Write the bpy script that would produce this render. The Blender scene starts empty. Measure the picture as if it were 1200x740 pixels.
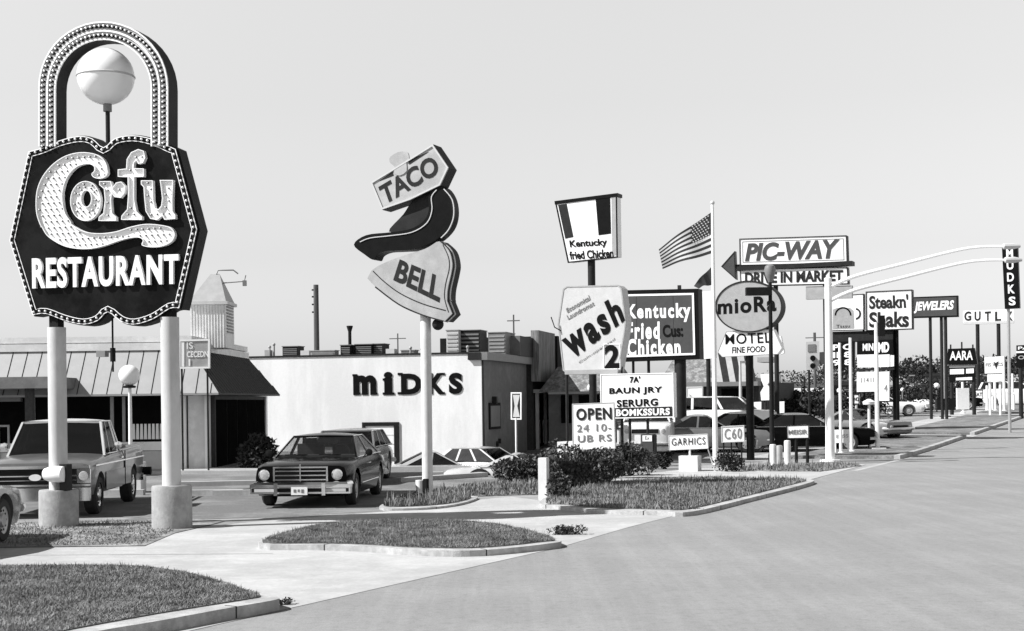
import bpy, bmesh, math, random
import numpy as np
from mathutils import Vector, Matrix
random.seed(7); np.random.seed(7)
R = math.radians
# ------------------------------------------------------------------ camera, light, exposure
W0, F0, CX, HY, CAMH, ROLL = 1200.0, 1700.0, 600.0, 470.0, 2.05, R(0.70)
SUN_EL, SUN_DIR = R(44), Vector((-0.965, -0.26, 0)).normalized()
SUN_POWER, SKY_POWER, EXPOSURE = 5.0, 0.075, 0.72
scene = bpy.context.scene
col = scene.collection
cam_d = bpy.data.cameras.new('camera'); cam = bpy.data.objects.new('camera', cam_d); col.objects.link(cam)
cam_d.sensor_width = 36; cam_d.lens = 36 * F0 / W0; cam_d.shift_y = 100 / W0
cam_d.clip_start = .1; cam_d.clip_end = 6000
cam.matrix_world = Matrix.Translation((0, 0, CAMH)) @ Matrix.Rotation(R(90), 4, 'X') @ Matrix.Rotation(-ROLL, 4, 'Z')
scene.camera = cam
world = bpy.data.worlds.new('World'); scene.world = world; world.use_nodes = True
wn = world.node_tree.nodes; wl = world.node_tree.links
sky = wn.new('ShaderNodeTexSky'); sky.sky_type = 'NISHITA'; sky.sun_disc = False
sky.sun_elevation = SUN_EL; sky.sun_rotation = math.atan2(SUN_DIR.x, SUN_DIR.y)
sky.air_density = 2.0; sky.dust_density = 0.7; sky.ozone_density = 1.0
bwn = wn.new('ShaderNodeSeparateColor'); wl.new(sky.outputs[0], bwn.inputs[0])      # black and white film behind a red filter

geo = wn.new('ShaderNodeTexCoord'); sep = wn.new('ShaderNodeSeparateXYZ'); wl.new(geo.outputs['Generated'], sep.inputs[0])
zen = wn.new('ShaderNodeValToRGB'); ze = zen.color_ramp.elements                 # clear zenith, even pale haze low down
for i, (p_, v_) in enumerate(((0, 1.35), (.05, 1.2), (.10, 1.1), (.2, 1.24), (.275, 1.42), (.42, 1.0), (.75, .40))):
    e_ = ze[0] if i == 0 else (ze.new(p_) if i < 6 else ze[-1])
    e_.position = p_; e_.color = (v_*.5, v_*.5, v_*.5, 1)
wl.new(sep.outputs[2], zen.inputs[0]); mul = wn.new('ShaderNodeMath'); mul.operation = 'MULTIPLY'; wl.new(bwn.outputs[1], mul.inputs[0]); wl.new(zen.outputs[0], mul.inputs[1]); dbl = wn.new('ShaderNodeMath'); dbl.operation = 'MULTIPLY'; wl.new(mul.outputs[0], dbl.inputs[0]); dbl.inputs[1].default_value = 2.0
wl.new(dbl.outputs[0], wn['Background'].inputs[0]); wn['Background'].inputs[1].default_value = SKY_POWER
sun_d = bpy.data.lights.new('sun', 'SUN'); sun_d.energy = SUN_POWER; sun_d.angle = R(.5)
sun = bpy.data.objects.new('sun', sun_d); col.objects.link(sun)
sv = Vector((SUN_DIR.x * math.cos(SUN_EL), SUN_DIR.y * math.cos(SUN_EL), math.sin(SUN_EL)))
sun.rotation_euler = sv.to_track_quat('Z', 'Y').to_euler()
scene.view_settings.view_transform = 'Standard'; scene.view_settings.look = 'None'
scene.view_settings.exposure = EXPOSURE; scene.view_settings.gamma = 1

# ------------------------------------------------------------------ photo geometry -> world
CR, SR = math.cos(ROLL), math.sin(ROLL)
def ray(px, py):
    dx, dy = px - CX, py - HY
    return (dx * CR - dy * SR) / F0, (dx * SR + dy * CR) / F0
def sst(v, a, b):
    t = max(0., min(1., (v-a)/(b-a))); return t*t*(3-2*t)
def gz(x, y):
    t = y - 46; z = 0.0
    if t > 0: z = .019*t*t/16 if t < 8 else (.019*(t-4) if t < 98 else 1.786+.95*(1-math.exp(-(t-98)/50)))
    if y < 75: z -= .7*sst(y, 40, 43.5)*sst(x, -8.2, -6.6)*(1-sst(x, 1.2, 2.6))*(1-sst(y, 60, 70))     # the shop's lower lot
    return z
def grd(px, py, z=0.0):
    a, b = ray(px, py); y = (CAMH - z) / b
    return Vector((a * y, y, z))
TA = .457; RA = math.atan(TA); RX0 = -8.93
def rd(yc, o):                       # road coordinates: distance along, offset left of the kerb
    return RX0 + TA * yc - o * math.cos(RA), yc + o * math.sin(RA)

# ------------------------------------------------------------------ materials (all neutral greys: monochrome film)
def g3(v): return (v, v, v, 1)
def mat(name, v, rough=.6, var=.12, scale=6, metal=0, bump=0, bscale=60, spec=.5, coat=0, stretch=None, v2=None, detail=5):
    m = bpy.data.materials.new(name); m.use_nodes = True
    nt = m.node_tree; n = nt.nodes; l = nt.links; p = n['Principled BSDF']
    p.inputs['Roughness'].default_value = rough; p.inputs['Metallic'].default_value = metal
    p.inputs['Specular IOR Level'].default_value = spec; p.inputs['Coat Weight'].default_value = coat
    p.inputs['Coat Roughness'].default_value = .05
    tc = n.new('ShaderNodeTexCoord'); src = tc.outputs['Object']
    if stretch:
        mp = n.new('ShaderNodeMapping'); mp.inputs['Scale'].default_value = stretch[:3]
        if len(stretch) > 3: mp.inputs['Rotation'].default_value = (0, 0, stretch[3])
        l.new(src, mp.inputs[0]); src = mp.outputs[0]
    ns = n.new('ShaderNodeTexNoise'); ns.inputs['Scale'].default_value = scale; ns.inputs['Detail'].default_value = detail
    ns.inputs['Roughness'].default_value = .65
    l.new(src, ns.inputs[0])
    rp = n.new('ShaderNodeValToRGB'); e = rp.color_ramp.elements
    e[0].position = .3; e[1].position = .7
    e[0].color = g3(v * (1 - var)); e[1].color = g3(v2 if v2 is not None else min(.95, v * (1 + var)))
    l.new(ns.outputs[0], rp.inputs[0]); l.new(rp.outputs[0], p.inputs['Base Color'])
    if bump:
        nb = n.new('ShaderNodeTexNoise'); nb.inputs['Scale'].default_value = bscale; nb.inputs['Detail'].default_value = 6
        l.new(src, nb.inputs[0]); b = n.new('ShaderNodeBump'); b.inputs['Strength'].default_value = bump
        b.inputs['Distance'].default_value = .02; l.new(nb.outputs[0], b.inputs['Height']); l.new(b.outputs[0], p.inputs['Normal'])
    return m
def mix_noise(m, scale, lo, hi, stretch=None, p0=.45, p1=.6):
    """multiply a second, larger stain pattern over the base colour"""
    nt = m.node_tree; n = nt.nodes; l = nt.links; p = n['Principled BSDF']
    old = p.inputs['Base Color'].links[0].from_socket
    tc = n.new('ShaderNodeTexCoord'); src = tc.outputs['Object']
    if stretch:
        mp = n.new('ShaderNodeMapping'); mp.inputs['Scale'].default_value = stretch[:3]
        if len(stretch) > 3: mp.inputs['Rotation'].default_value = (0, 0, stretch[3])
        l.new(src, mp.inputs[0]); src = mp.outputs[0]
    ns = n.new('ShaderNodeTexNoise'); ns.inputs['Scale'].default_value = scale; ns.inputs['Detail'].default_value = 7
    ns.inputs['Roughness'].default_value = .7; l.new(src, ns.inputs[0])
    rp = n.new('ShaderNodeValToRGB'); e = rp.color_ramp.elements
    e[0].position = p0; e[1].position = p1; e[0].color = g3(lo); e[1].color = g3(hi); l.new(ns.outputs[0], rp.inputs[0])
    mx = n.new('ShaderNodeMix'); mx.data_type = 'RGBA'; mx.blend_type = 'MULTIPLY'; mx.inputs[0].default_value = 1
    l.new(old, mx.inputs[6]); l.new(rp.outputs[0], mx.inputs[7]); l.new(mx.outputs[2], p.inputs['Base Color'])
    return m
M = {}
M['asphalt'] = mix_noise(mix_noise(mix_noise(mat('road asphalt', .235, .85, .22, 70, bump=.3, bscale=110, detail=8), 1.0, .94, 1.04, (3.2, .12, 1, RA)), .3, .93, 1.05), 9, .86, 1.02, None, .36, .5)
M['lot'] = mix_noise(mat('parking asphalt', .16, .9, .25, 20, bump=.2, bscale=70), .45, .75, 1.25)
M['ground'] = mix_noise(mat('ground', .24, .9, .2, 12, bump=.2), .3, .75, 1.15)
M['concrete'] = mix_noise(mix_noise(mat('concrete', .41, .85, .08, 18, bump=.15, bscale=80), .5, .86, 1.05), 3, .93, 1.03)
M['kerb'] = mix_noise(mat('kerb concrete', .40, .85, .15, 12, bump=.3), 2.2, .75, 1.05)
M['cast'] = mix_noise(mat('cast concrete', .33, .9, .1, 9, bump=.35, bscale=40), 2.5, .8, 1.05)
M['column'] = mix_noise(mat('painted column', .5, .75, .05, 5, bump=.1, bscale=40), 1.5, .88, 1.05, (1, 1, .3))
M['lens'] = mat('ribbed lamp glass', .42, .15, .25, 40, spec=.6)
M['soil'] = mat('grassy soil', .10, .95, .4, 8, bump=.6, bscale=30)
M['dirt'] = mix_noise(mat('dry verge', .26, .95, .3, 25, bump=.5, bscale=60), 1.3, .5, 1.2)
M['grass'] = mat('grass blades', .115, .7, .5, 2.5, v2=.28, spec=.3)
M['grassfar'] = mix_noise(mat('grass cover', .17, .95, .45, 20, bump=.8, bscale=40), 1.2, .7, 1.3)
M['leaf'] = mat('leaves', .026, .55, .55, 3, v2=.075, spec=.35)
M['leafdark'] = mat('dark leaves', .014, .7, .5, 2, v2=.04, spec=.2)
M['bark'] = mat('bark', .07, .9, .3, 8)
M['white'] = mat('white enamel', .78, .4, .04, 3)
M['whitedirty'] = mix_noise(mat('weathered white paint', .7, .55, .06, 4), 1.6, .86, 1.03)
M['bellpaint'] = mix_noise(mat('faded bell enamel', .36, .45, .06, 3), 1.1, .85, 1.08)
M['plastic'] = mat('white sign plastic', .76, .3, .04, 2)
M['black'] = mat('black enamel', .006, .4, .3, 4, spec=.08)
M['blackmatte'] = mat('matte black', .01, .8, .3, 4, spec=.15)
M['dark'] = mat('dark grey paint', .022, .5, .25, 4, spec=.1)
M['mid'] = mat('mid grey paint', .16, .5, .12, 4)
M['grey'] = mat('grey paint', .30, .5, .12, 4)
M['light'] = mat('light grey paint', .48, .5, .08, 4)
M['signgrey'] = mat('sign panel grey', .06, .4, .12, 3, spec=.2)
M['steel'] = mat('galvanised steel', .42, .35, .12, 6, metal=.5)
M['chrome'] = mat('chrome', .7, .12, .05, 6, metal=1)
M['rubber'] = mat('tyre rubber', .02, .85, .3, 10)
M['trim'] = mat('neon trim', .8, .3, .03, 5)
M['bulb'] = mat('frosted bulb', .8, .2, .02, 5)
M['board'] = mix_noise(mat('sign board black', .006, .4, .2, 3, spec=.06), .9, .6, 1.9)
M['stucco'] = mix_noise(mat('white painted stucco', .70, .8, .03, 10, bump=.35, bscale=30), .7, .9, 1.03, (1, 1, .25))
M['awning'] = mat('painted metal awning', .30, .45, .06, 3)
M['awningshade'] = mat('shade-darkened awning', .022, .6, .3, 3, spec=.12)  # side awning: shade of the unlit side put into the colour
M['brickdark'] = mat('dark brown brick', .03, .8, .4, 14, bump=.3)
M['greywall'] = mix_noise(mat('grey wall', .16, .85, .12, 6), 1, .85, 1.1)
M['wood'] = mix_noise(mat('weathered boards', .22, .85, .3, 6, stretch=(9, 9, .4)), 2, .55, 1.15, (6, 6, .5))
M['shake'] = mix_noise(mat('wood shakes', .2, .9, .35, 9, bump=.5, bscale=14), 3.5, .6, 1.25)
M['poleW'] = mix_noise(mat('cream pole paint', .66, .55, .05, 6), 2.0, .85, 1.03, (1, 1, .4))
M['woodpole'] = mat('utility pole timber', .07, .9, .35, 10, stretch=(6, 6, .4))
M['lampglobe'] = mat('opal globe', .84, .25, .02, 2)
M['carblack'] = mat('black car paint', .003, .14, .2, 3, spec=.05)
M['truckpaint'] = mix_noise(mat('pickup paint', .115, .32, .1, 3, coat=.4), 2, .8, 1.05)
M['truckshade'] = mat('pickup two-tone side with shade', .035, .35, .2, 3, coat=.4)  # lower sides: two-tone paint, with their shade put into the colour
M['carwhite'] = mat('white car paint', .74, .25, .05, 3, coat=.4)
M['carlight'] = mat('silver car paint', .45, .25, .06, 3, coat=.4)
M['cargrey'] = mat('grey car paint', .14, .25, .1, 3, coat=.4)
M['interior'] = mat('car interior', .025, .8, .3, 5)
M['hill'] = mix_noise(mat('wooded hillside', .055, .95, .25, .06), .02, .75, 1.15)
M['flagdark'] = mat('flag navy', .03, .8, .2, 5)
M['flagred'] = mat('flag red', .035, .8, .15, 5)
M['flagwhite'] = mat('flag white', .72, .8, .05, 5)
def glass(name, tint, fac):
    m = bpy.data.materials.new(name); m.use_nodes = True; nt = m.node_tree; n = nt.nodes; l = nt.links
    n.remove(n['Principled BSDF']); t = n.new('ShaderNodeBsdfTransparent'); t.inputs[0].default_value = g3(tint)
    gl = n.new('ShaderNodeBsdfGlossy'); gl.inputs['Roughness'].default_value = .03; gl.inputs[0].default_value = g3(.9)
    ns = n.new('ShaderNodeTexNoise'); ns.inputs['Scale'].default_value = 3
    mr = n.new('ShaderNodeMapRange'); mr.inputs[3].default_value = fac * .7; mr.inputs[4].default_value = fac * 1.4
    l.new(ns.outputs[0], mr.inputs[0])
    mx = n.new('ShaderNodeMixShader'); l.new(mr.outputs[0], mx.inputs[0]); l.new(t.outputs[0], mx.inputs[1]); l.new(gl.outputs[0], mx.inputs[2])
    l.new(mx.outputs[0], n['Material Output'].inputs[0]); return m
M['darkglass'] = glass('tinted glass', .3, .1)
M['glass'] = glass('car glass', .88, .10)
M['shopglass'] = mat('dark shop glass', .006, .35, .3, 2, spec=.0)

# ------------------------------------------------------------------ mesh helpers
class MB:
    def __init__(s): s.v = []; s.f = []; s.mi = []
    def add(s, vs, fs, mi=0):
        o = len(s.v); s.v += [tuple(p) for p in vs]; s.f += [tuple(o + i for i in f) for f in fs]; s.mi += [mi] * len(fs); return s
    def box(s, x0, x1, y0, y1, z0, z1, mi=0):
        return s.add([(x0,y0,z0),(x1,y0,z0),(x1,y1,z0),(x0,y1,z0),(x0,y0,z1),(x1,y0,z1),(x1,y1,z1),(x0,y1,z1)],
              [(0,3,2,1),(4,5,6,7),(0,1,5,4),(1,2,6,5),(2,3,7,6),(3,0,4,7)], mi)
    def prism(s, poly, y0, y1, mi=0):             # polygon in local x,z extruded along y
        n = len(poly)
        return s.add([(p[0], y0, p[1]) for p in poly] + [(p[0], y1, p[1]) for p in poly],
              [tuple(range(n)), tuple(range(2*n-1, n-1, -1))] + [(i, (i+1) % n, n+(i+1) % n, n+i) for i in range(n)], mi)
    def ring(s, out, inn, y0, y1, closed=True):   # band between two outlines, extruded along y
        n = len(out); vs = []
        for y in (y0, y1): vs += [(p[0], y, p[1]) for p in out] + [(p[0], y, p[1]) for p in inn]
        fs = []
        for i in range(n if closed else n - 1):
            j = (i + 1) % n
            fs += [(i, j, n+j, n+i), (2*n+i, 3*n+i, 3*n+j, 2*n+j), (i, 2*n+i, 2*n+j, j), (n+i, n+j, 3*n+j, 3*n+i)]
        if not closed:
            for i in (0, n-1): fs.append((i, n+i, 3*n+i, 2*n+i))
        return s.add(vs, fs)
    def flat(s, poly, z0, z1):                    # polygon in x,y extruded along z
        n = len(poly)
        return s.add([(p[0], p[1], z0) for p in poly] + [(p[0], p[1], z1) for p in poly],
              [tuple(range(n)), tuple(range(2*n-1, n-1, -1))] + [(i, (i+1) % n, n+(i+1) % n, n+i) for i in range(n)])
    def lathe(s, prof, cx=0, cy=0, n=16, cz=0, axis='z', caps=True):
        vs = []; fs = []
        for r, z in prof:
            for k in range(n):
                a = 2*math.pi*k/n; c, d = r*math.cos(a), r*math.sin(a)
                vs.append({'z': (cx+c, cy+d, cz+z), 'x': (cz+z, cx+c, cy+d), 'y': (cx+c, cy+z, cz+d)}[axis])
        m = len(prof)
        for i in range(m-1):
            for k in range(n): fs.append((i*n+k, i*n+(k+1) % n, (i+1)*n+(k+1) % n, (i+1)*n+k))
        if caps: fs += [tuple(range(n))[::-1], tuple(range((m-1)*n, m*n))]
        return s.add(vs, fs)
    def cyl(s, x, y, z0, z1, r, r2=None, n=14): return s.lathe([(r, z0), (r if r2 is None else r2, z1)], x, y, n)
    def sphere(s, x, y, z, r, n=16, m=9, sz=1):
        return s.lathe([(max(r*math.sin(math.pi*i/m), r*.01), -r*sz*math.cos(math.pi*i/m)) for i in range(m+1)], x, y, n, z)
    def tube(s, pts, r, n=8):
        pts = [Vector(p) for p in pts]; rs = r if isinstance(r, (list, tuple)) else [r]*len(pts); vs = []; fs = []
        for i, p in enumerate(pts):
            d = (pts[min(i+1, len(pts)-1)] - pts[max(i-1, 0)]).normalized()
            a = d.orthogonal().normalized() if abs(d.z) > .99 else d.cross(Vector((0,0,1))).normalized()
            b = d.cross(a)
            for k in range(n):
                t = 2*math.pi*k/n; vs.append(p + (a*math.cos(t) + b*math.sin(t))*rs[i])
        for i in range(len(pts)-1):
            for k in range(n): fs.append((i*n+k, i*n+(k+1) % n, (i+1)*n+(k+1) % n, (i+1)*n+k))
        fs += [tuple(range(n))[::-1], tuple(range((len(pts)-1)*n, len(pts)*n))]
        return s.add(vs, fs)
    def build(s, name, m, parent=None, loc=None, rz=0, smooth=35):
        me = bpy.data.meshes.new(name); me.from_pydata(s.v, [], s.f)
        ms = m if isinstance(m, (list, tuple)) else [m]
        for q in ms: me.materials.append(M[q] if isinstance(q, str) else q)
        if len(ms) > 1: me.polygons.foreach_set('material_index', s.mi)
        b = bmesh.new(); b.from_mesh(me); bmesh.ops.recalc_face_normals(b, faces=b.faces); b.to_mesh(me); b.free()
        if smooth:
            me.polygons.foreach_set('use_smooth', [True]*len(me.polygons)); me.set_sharp_from_angle(angle=R(smooth))
        o = bpy.data.objects.new(name, me); col.objects.link(o)
        if parent: o.parent = parent
        if loc is not None: o.location = loc
        o.rotation_euler.z = rz
        return o
def tag(o, label, cat=None, group=None):
    o['label'] = label
    if cat: o['category'] = cat
    if group: o['group'] = group
    return o
def struct(o, kind='structure'): o['kind'] = kind; return o
def thing(name, label, cat, loc, rz=0, group=None):
    o = bpy.data.objects.new(name, None); o.empty_display_size = .3; col.objects.link(o)
    o.location = loc; o.rotation_euler.z = rz; return tag(o, label, cat, group)
def copy_tree(o, parent=None):
    c = o.copy(); col.objects.link(c)
    if parent: c.parent = parent
    for ch in list(o.children): copy_tree(ch, c)
    return c
def smoothpts(p, k=5, closed=True):               # Catmull-Rom through the points
    n = len(p); out = []
    for i in range(n if closed else n-1):
        g = (lambda j: p[j % n]) if closed else (lambda j: p[max(0, min(n-1, j))])
        a, b, c, d = g(i-1), g(i), g(i+1), g(i+2)
        for t in np.linspace(0, 1, k, endpoint=False):
            out.append(tuple(.5*((2*b[q]) + (c[q]-a[q])*t + (2*a[q]-5*b[q]+4*c[q]-d[q])*t*t + (3*b[q]-a[q]-3*c[q]+d[q])*t**3) for q in (0, 1)))
    if not closed: out.append(tuple(p[-1]))
    return out
def inside(p, poly):
    x, y = p; r = False; n = len(poly)
    for i in range(n):
        (x1, y1), (x2, y2) = poly[i][:2], poly[(i+1) % n][:2]
        if (y1 > y) != (y2 > y) and x < (x2-x1)*(y-y1)/(y2-y1)+x1: r = not r
    return r

class Fr:
    """a vertical plane standing in the world: distance Y, turned r degrees; photo points are projected onto it"""
    def __init__(s, name, label, cat, px, Y, r=-24, group=None, py=500, root=None, z=None):
        a, b = ray(px, py); s.Y = Y; s.X = a*Y; s.r = R(r); s.c, s.s = math.cos(s.r), math.sin(s.r)
        s.z = gz(s.X, Y) if z is None else z
        s.root = root or thing(name, label, cat, (s.X, s.Y, s.z), s.r, group)
    def uv(s, px, py, v=0.0):
        a, b = ray(px, py)
        u = (a*s.Y + a*v*s.c - s.X + v*s.s) / (s.c - a*s.s)
        t = s.Y + u*s.s + v*s.c
        return (u, CAMH - b*t - s.z)
    def P(s, pts, v=0.0): return [s.uv(x, y, v) for x, y in pts]
    def rect(s, x0, y0, x1, y1, v=0.0):           # an upright rectangle with level edges
        l, r = s.uv(x0, (y0+y1)/2, v)[0], s.uv(x1, (y0+y1)/2, v)[0]
        xm = (x0+x1)/2; t, b = s.uv(xm, y0, v)[1], s.uv(xm, y1, v)[1]
        return [(l, t), (r, t), (r, b), (l, b)]
    def m(s, px): return px * s.Y / F0
    def pole(s, px, ytop, r, name, m, v=.15, zb=0, n=12, ybase=None, r2=None):
        u, zt = s.uv(px, ytop, v)
        return MB().cyl(u, v, zb - (.3 if ybase is None else 0), zt, r, r2, n).build(name, m, s.root)
def inset(poly, d):
    n = len(poly); c = Vector((sum(p[0] for p in poly)/n, sum(p[1] for p in poly)/n)); out = []
    for i in range(n):
        p, a, b = Vector(poly[i]), Vector(poly[i-1]), Vector(poly[(i+1) % n])
        e1, e2 = (p-a).normalized(), (b-p).normalized()
        n1, n2 = Vector((-e1.y, e1.x)), Vector((-e2.y, e2.x))
        k = (n1+n2)
        if k.length < 1e-6: k = n1
        k = k.normalized(); s = max(.35, k.dot(n1))
        out.append((p, k / s))
    sgn = 1 if sum(k.dot(c-p) for p, k in out) > 0 else -1
    return [tuple(p + k*d*sgn) for p, k in out]
def panel(fr, poly, name, m, v0=0, v1=.25, parent=None):
    return MB().prism(poly, v0, v1).build(name, m, parent or fr.root)
def frame(fr, poly, w, name, m, v0=-.03, v1=.1, parent=None):
    return MB().ring(poly, inset(poly, w), v0, v1).build(name, m, parent or fr.root)
def text_mesh(s, bold, shear=0, spacing=1.0, line=1.0):
    cu = bpy.data.curves.new('t', 'FONT'); cu.body = s; cu.offset = bold; cu.extrude = .05; cu.resolution_u = 4
    cu.shear = shear; cu.align_x = 'CENTER'; cu.space_character = spacing; cu.space_line = line
    ob = bpy.data.objects.new('t', cu); col.objects.link(ob)
    bpy.context.view_layer.update()
    me = bpy.data.meshes.new_from_object(ob.evaluated_get(bpy.context.evaluated_depsgraph_get()))
    bpy.data.objects.remove(ob); bpy.data.curves.remove(cu)
    return me
def text(fr, s, quad, m, v=-.012, bold=.0, name='lettering', ext=.005, parent=None, shear=0, spacing=1.0, line=1.0, uvq=None):
    """quad: photo corners tl,tr,br,bl (or x0,y0,x1,y1); lettering stands ext proud of v"""
    me = text_mesh(s, bold, shear, spacing, line)
    n = len(me.vertices); co = np.zeros(n*3); me.vertices.foreach_get('co', co); co = co.reshape(-1, 3)
    mn, mx = co.min(0), co.max(0); q = (co - mn) / np.maximum(mx - mn, 1e-6)
    if uvq is None:
        if len(quad) == 4 and not isinstance(quad[0], (tuple, list)): uvq = fr.rect(*quad, v)
        else: uvq = fr.P(quad, v)
    tl, tr, br, bl = [np.array(k) for k in uvq]
    a, b = q[:, 0:1], q[:, 1:2]
    p = (bl*(1-a) + br*a)*(1-b) + (tl*(1-a) + tr*a)*b
    out = np.stack([p[:, 0], v - ext*q[:, 2], p[:, 1]], 1)
    me.vertices.foreach_set('co', out.ravel()); me.materials.clear(); me.materials.append(M[m]); me.update()
    o = bpy.data.objects.new(name, me); col.objects.link(o); o.parent = parent or fr.root
    return o

# ------------------------------------------------------------------ ground, road, kerbs, grass
def gsheet(name, xs, ys, zoff, m):
    b = MB(); nx, ny = len(xs), len(ys)
    b.add([(x, y, gz(x, y)+zoff) for y in ys for x in xs], [(j*nx+i, j*nx+i+1, (j+1)*nx+i+1, (j+1)*nx+i) for j in range(ny-1) for i in range(nx-1)])
    return struct(b.build(name, m, smooth=60))
ys = [-40, 0, 20, 38] + list(range(40, 60, 1)) + list(range(60, 300, 5)) + [320, 360, 420, 520, 700, 1000, 1600, 2500]
gsheet('ground', [-2500, -600, -100, -20, -12] + [-9+.5*i for i in range(26)] + [8, 14, 20, 40, 60, 100, 150, 600, 2500], ys, 0, 'ground')
def strip(name, o0, o1, y0, y1, z0, m, step=2, h=0):
    b = MB(); n = int((y1-y0)/step)+1
    for i in range(n+1):
        yc = y0+(y1-y0)*i/n
        for o in (o0, o1):
            x, y = rd(yc, o); b.v.append((x, y, gz(x, y)+z0+h))
            if h: b.v.append((x, y, gz(x, y)+z0-.02))
    k = 4 if h else 2
    for i in range(n):
        a, c = i*k, (i+1)*k
        if h: b.f += [(a, a+2, c+2, c), (a, c, c+1, a+1), (a+2, a+3, c+3, c+2)]
        else: b.f.append((a, a+1, c+1, c))
    if h: b.f += [(0, 1, 3, 2), (n*k, n*k+2, n*k+3, n*k+1)]
    b.mi = [0]*len(b.f)
    return struct(b.build(name, m, smooth=0))
strip('road', 0, -14, -30, 420, .004, 'asphalt')
strip('gutter', .02, -.16, 40, 300, .008, 'concrete')
strip('kerb', .2, 0, 47, 62, .004, 'kerb', h=.13); strip('kerb', .2, 0, 64.5, 88, .004, 'kerb', h=.13); strip('kerb', .2, 0, 93, 240, .004, 'kerb', h=.13)
strip('pavement', 5.2, 3.6, 46, 240, .006, 'concrete')
def gpoly(name, pts, z, m, sm=0, closed=True):
    if sm: pts = smoothpts(pts, sm)
    w = [grd(*p) for p in pts]
    b = MB(); b.add([(p.x, p.y, z) for p in w], [tuple(range(len(w)))])
    o = b.build(name, m, smooth=0)
    if o.data.polygons[0].normal.z < 0: o.data.flip_normals()
    return struct(o)
gpoly('parking_lot', [(-500, 606), (60, 604), (235, 609), (330, 606), (480, 597), (520, 588), (600, 566), (590, 562), (480, 562.5), (332, 564), (322, 551), (210, 550), (-100, 553), (-900, 556)], .004, 'lot')
gpoly('driveway', [(-500, 645), (0, 643), (170, 641), (205, 626), (240, 618), (300, 612), (480, 598), (522, 592), (560, 586), (600, 583), (640, 588), (690, 598), (812, 599.5), (735, 619), (655, 642.5), (480, 682), (330, 716), (180, 750), (-100, 815), (-500, 915)], .008, 'concrete')
gpoly('driveway', [(690, 569), (752, 556), (810, 550), (900, 545), (985, 543), (1015, 545), (950, 562.5), (830, 561), (760, 563)], .008, 'concrete')
gpoly('walkway', [(120, 557), (310, 555.5), (306, 552), (200, 550), (60, 553)], .1, 'concrete')
struct(MB().flat([tuple(grd(x, y)[:2]) for x, y in [(120, 557), (310, 555.5), (306, 552), (60, 553)]], 0, .098).build('walkway_kerb', 'concrete', smooth=0))
bv_ = gpoly('bare_verge', [(-500, 645), (0, 642.5), (170, 640.5), (205, 625.5), (240, 617.5), (265, 611), (180, 607), (60, 612), (-500, 628)], .012, 'dirt')

def blades(name, poly, z, dens, h, lean=.022, wid=.005, label=None, maxn=170000):
    xs = [p[0] for p in poly]; yy = [p[1] for p in poly]; x0, x1, y0, y1 = max(min(xs), -9), max(xs), max(min(yy), 11), max(yy)
    n = min(maxn, int((x1-x0)*(y1-y0)*dens)); P = np.random.rand(n, 2)*[x1-x0, y1-y0]+[x0, y0]
    pa = np.array([p[:2] for p in poly]); ins = np.zeros(n, bool)
    for i in range(len(pa)):
        (ax, ay), (bx, by) = pa[i-1], pa[i]
        c = (ay > P[:, 1]) != (by > P[:, 1]); ins ^= c & (P[:, 0] < (bx-ax)*(P[:, 1]-ay)/((by-ay) if by != ay else 1e-9)+ax)
    pat = np.sin(P[:, 0]*2.3+1)*np.sin(P[:, 1]*1.9)+.6*np.sin(P[:, 0]*5.1)*np.cos(P[:, 1]*4.3+P[:, 0])
    P = P[ins & ((pat > -.75) | (np.random.rand(n) < .3))]; n = len(P); a = np.random.rand(n)*6.283
    hh = h*(.4+.7*np.random.rand(n)+1.2*(np.random.rand(n) > .965)); d = np.stack([np.cos(a), np.sin(a)], 1)*wid
    tip = P+np.random.randn(n, 2)*lean
    z = np.full(n, z)
    v = np.concatenate([np.column_stack([P+d, z]), np.column_stack([P-d, z]), np.column_stack([tip, z+hh])], 1).reshape(-1, 3)
    me = bpy.data.meshes.new(name); me.from_pydata(v.tolist(), [], np.arange(3*n).reshape(-1, 3).tolist())
    me.materials.append(M['grass']); o = bpy.data.objects.new(name, me); col.objects.link(o)
    struct(o, 'stuff'); tag(o, label, 'grass'); return o
def island(outer, grass, hk, dens, h, label, sm=4, wid=.006):
    """raised island: concrete kerb body traced at kerb-top height, soil and blades on top"""
    po = [tuple(grd(x, y, hk)[:2]) for x, y in (smoothpts(outer, sm) if sm else outer)]
    struct(MB().flat(po, -.05, hk).build('kerb', 'kerb', smooth=0))
    jb = MB(); acc = 1.2
    for i in range(len(po)):
        p, q = Vector(po[i-1]), Vector(po[i]); acc += (q-p).length
        if acc > 2.4 and (q-p).length > 1e-3:
            acc = 0; d = (q-p).normalized(); nn = Vector((-d.y, d.x))
            if not inside(q+nn*.05, po): nn = -nn
            jb.flat([tuple(q-d*.007-nn*.004), tuple(q+d*.007-nn*.004), tuple(q+d*.007+nn*.15), tuple(q-d*.007+nn*.15)], 0, hk+.003)
    if jb.v: struct(jb.build('kerb_joint', 'dark', smooth=0))
    pg = [tuple(grd(x, y, hk)[:2]) for x, y in (smoothpts(grass, sm) if sm else grass)]
    struct(MB().flat(pg, hk-.03, hk+.012).build('grass_bed', 'soil', smooth=0))
    blades('grass', pg, hk+.01, dens, h, label=label, wid=wid)
blades('sparse_grass', [tuple(grd(*q)[:2]) for q in [(-80, 644), (0, 641.5), (165, 639.5), (200, 625), (215, 615), (160, 611), (60, 613), (-80, 620)]], .012, 420, .035, label='sparse dry grass around the footings of the restaurant sign', wid=.009)
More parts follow.
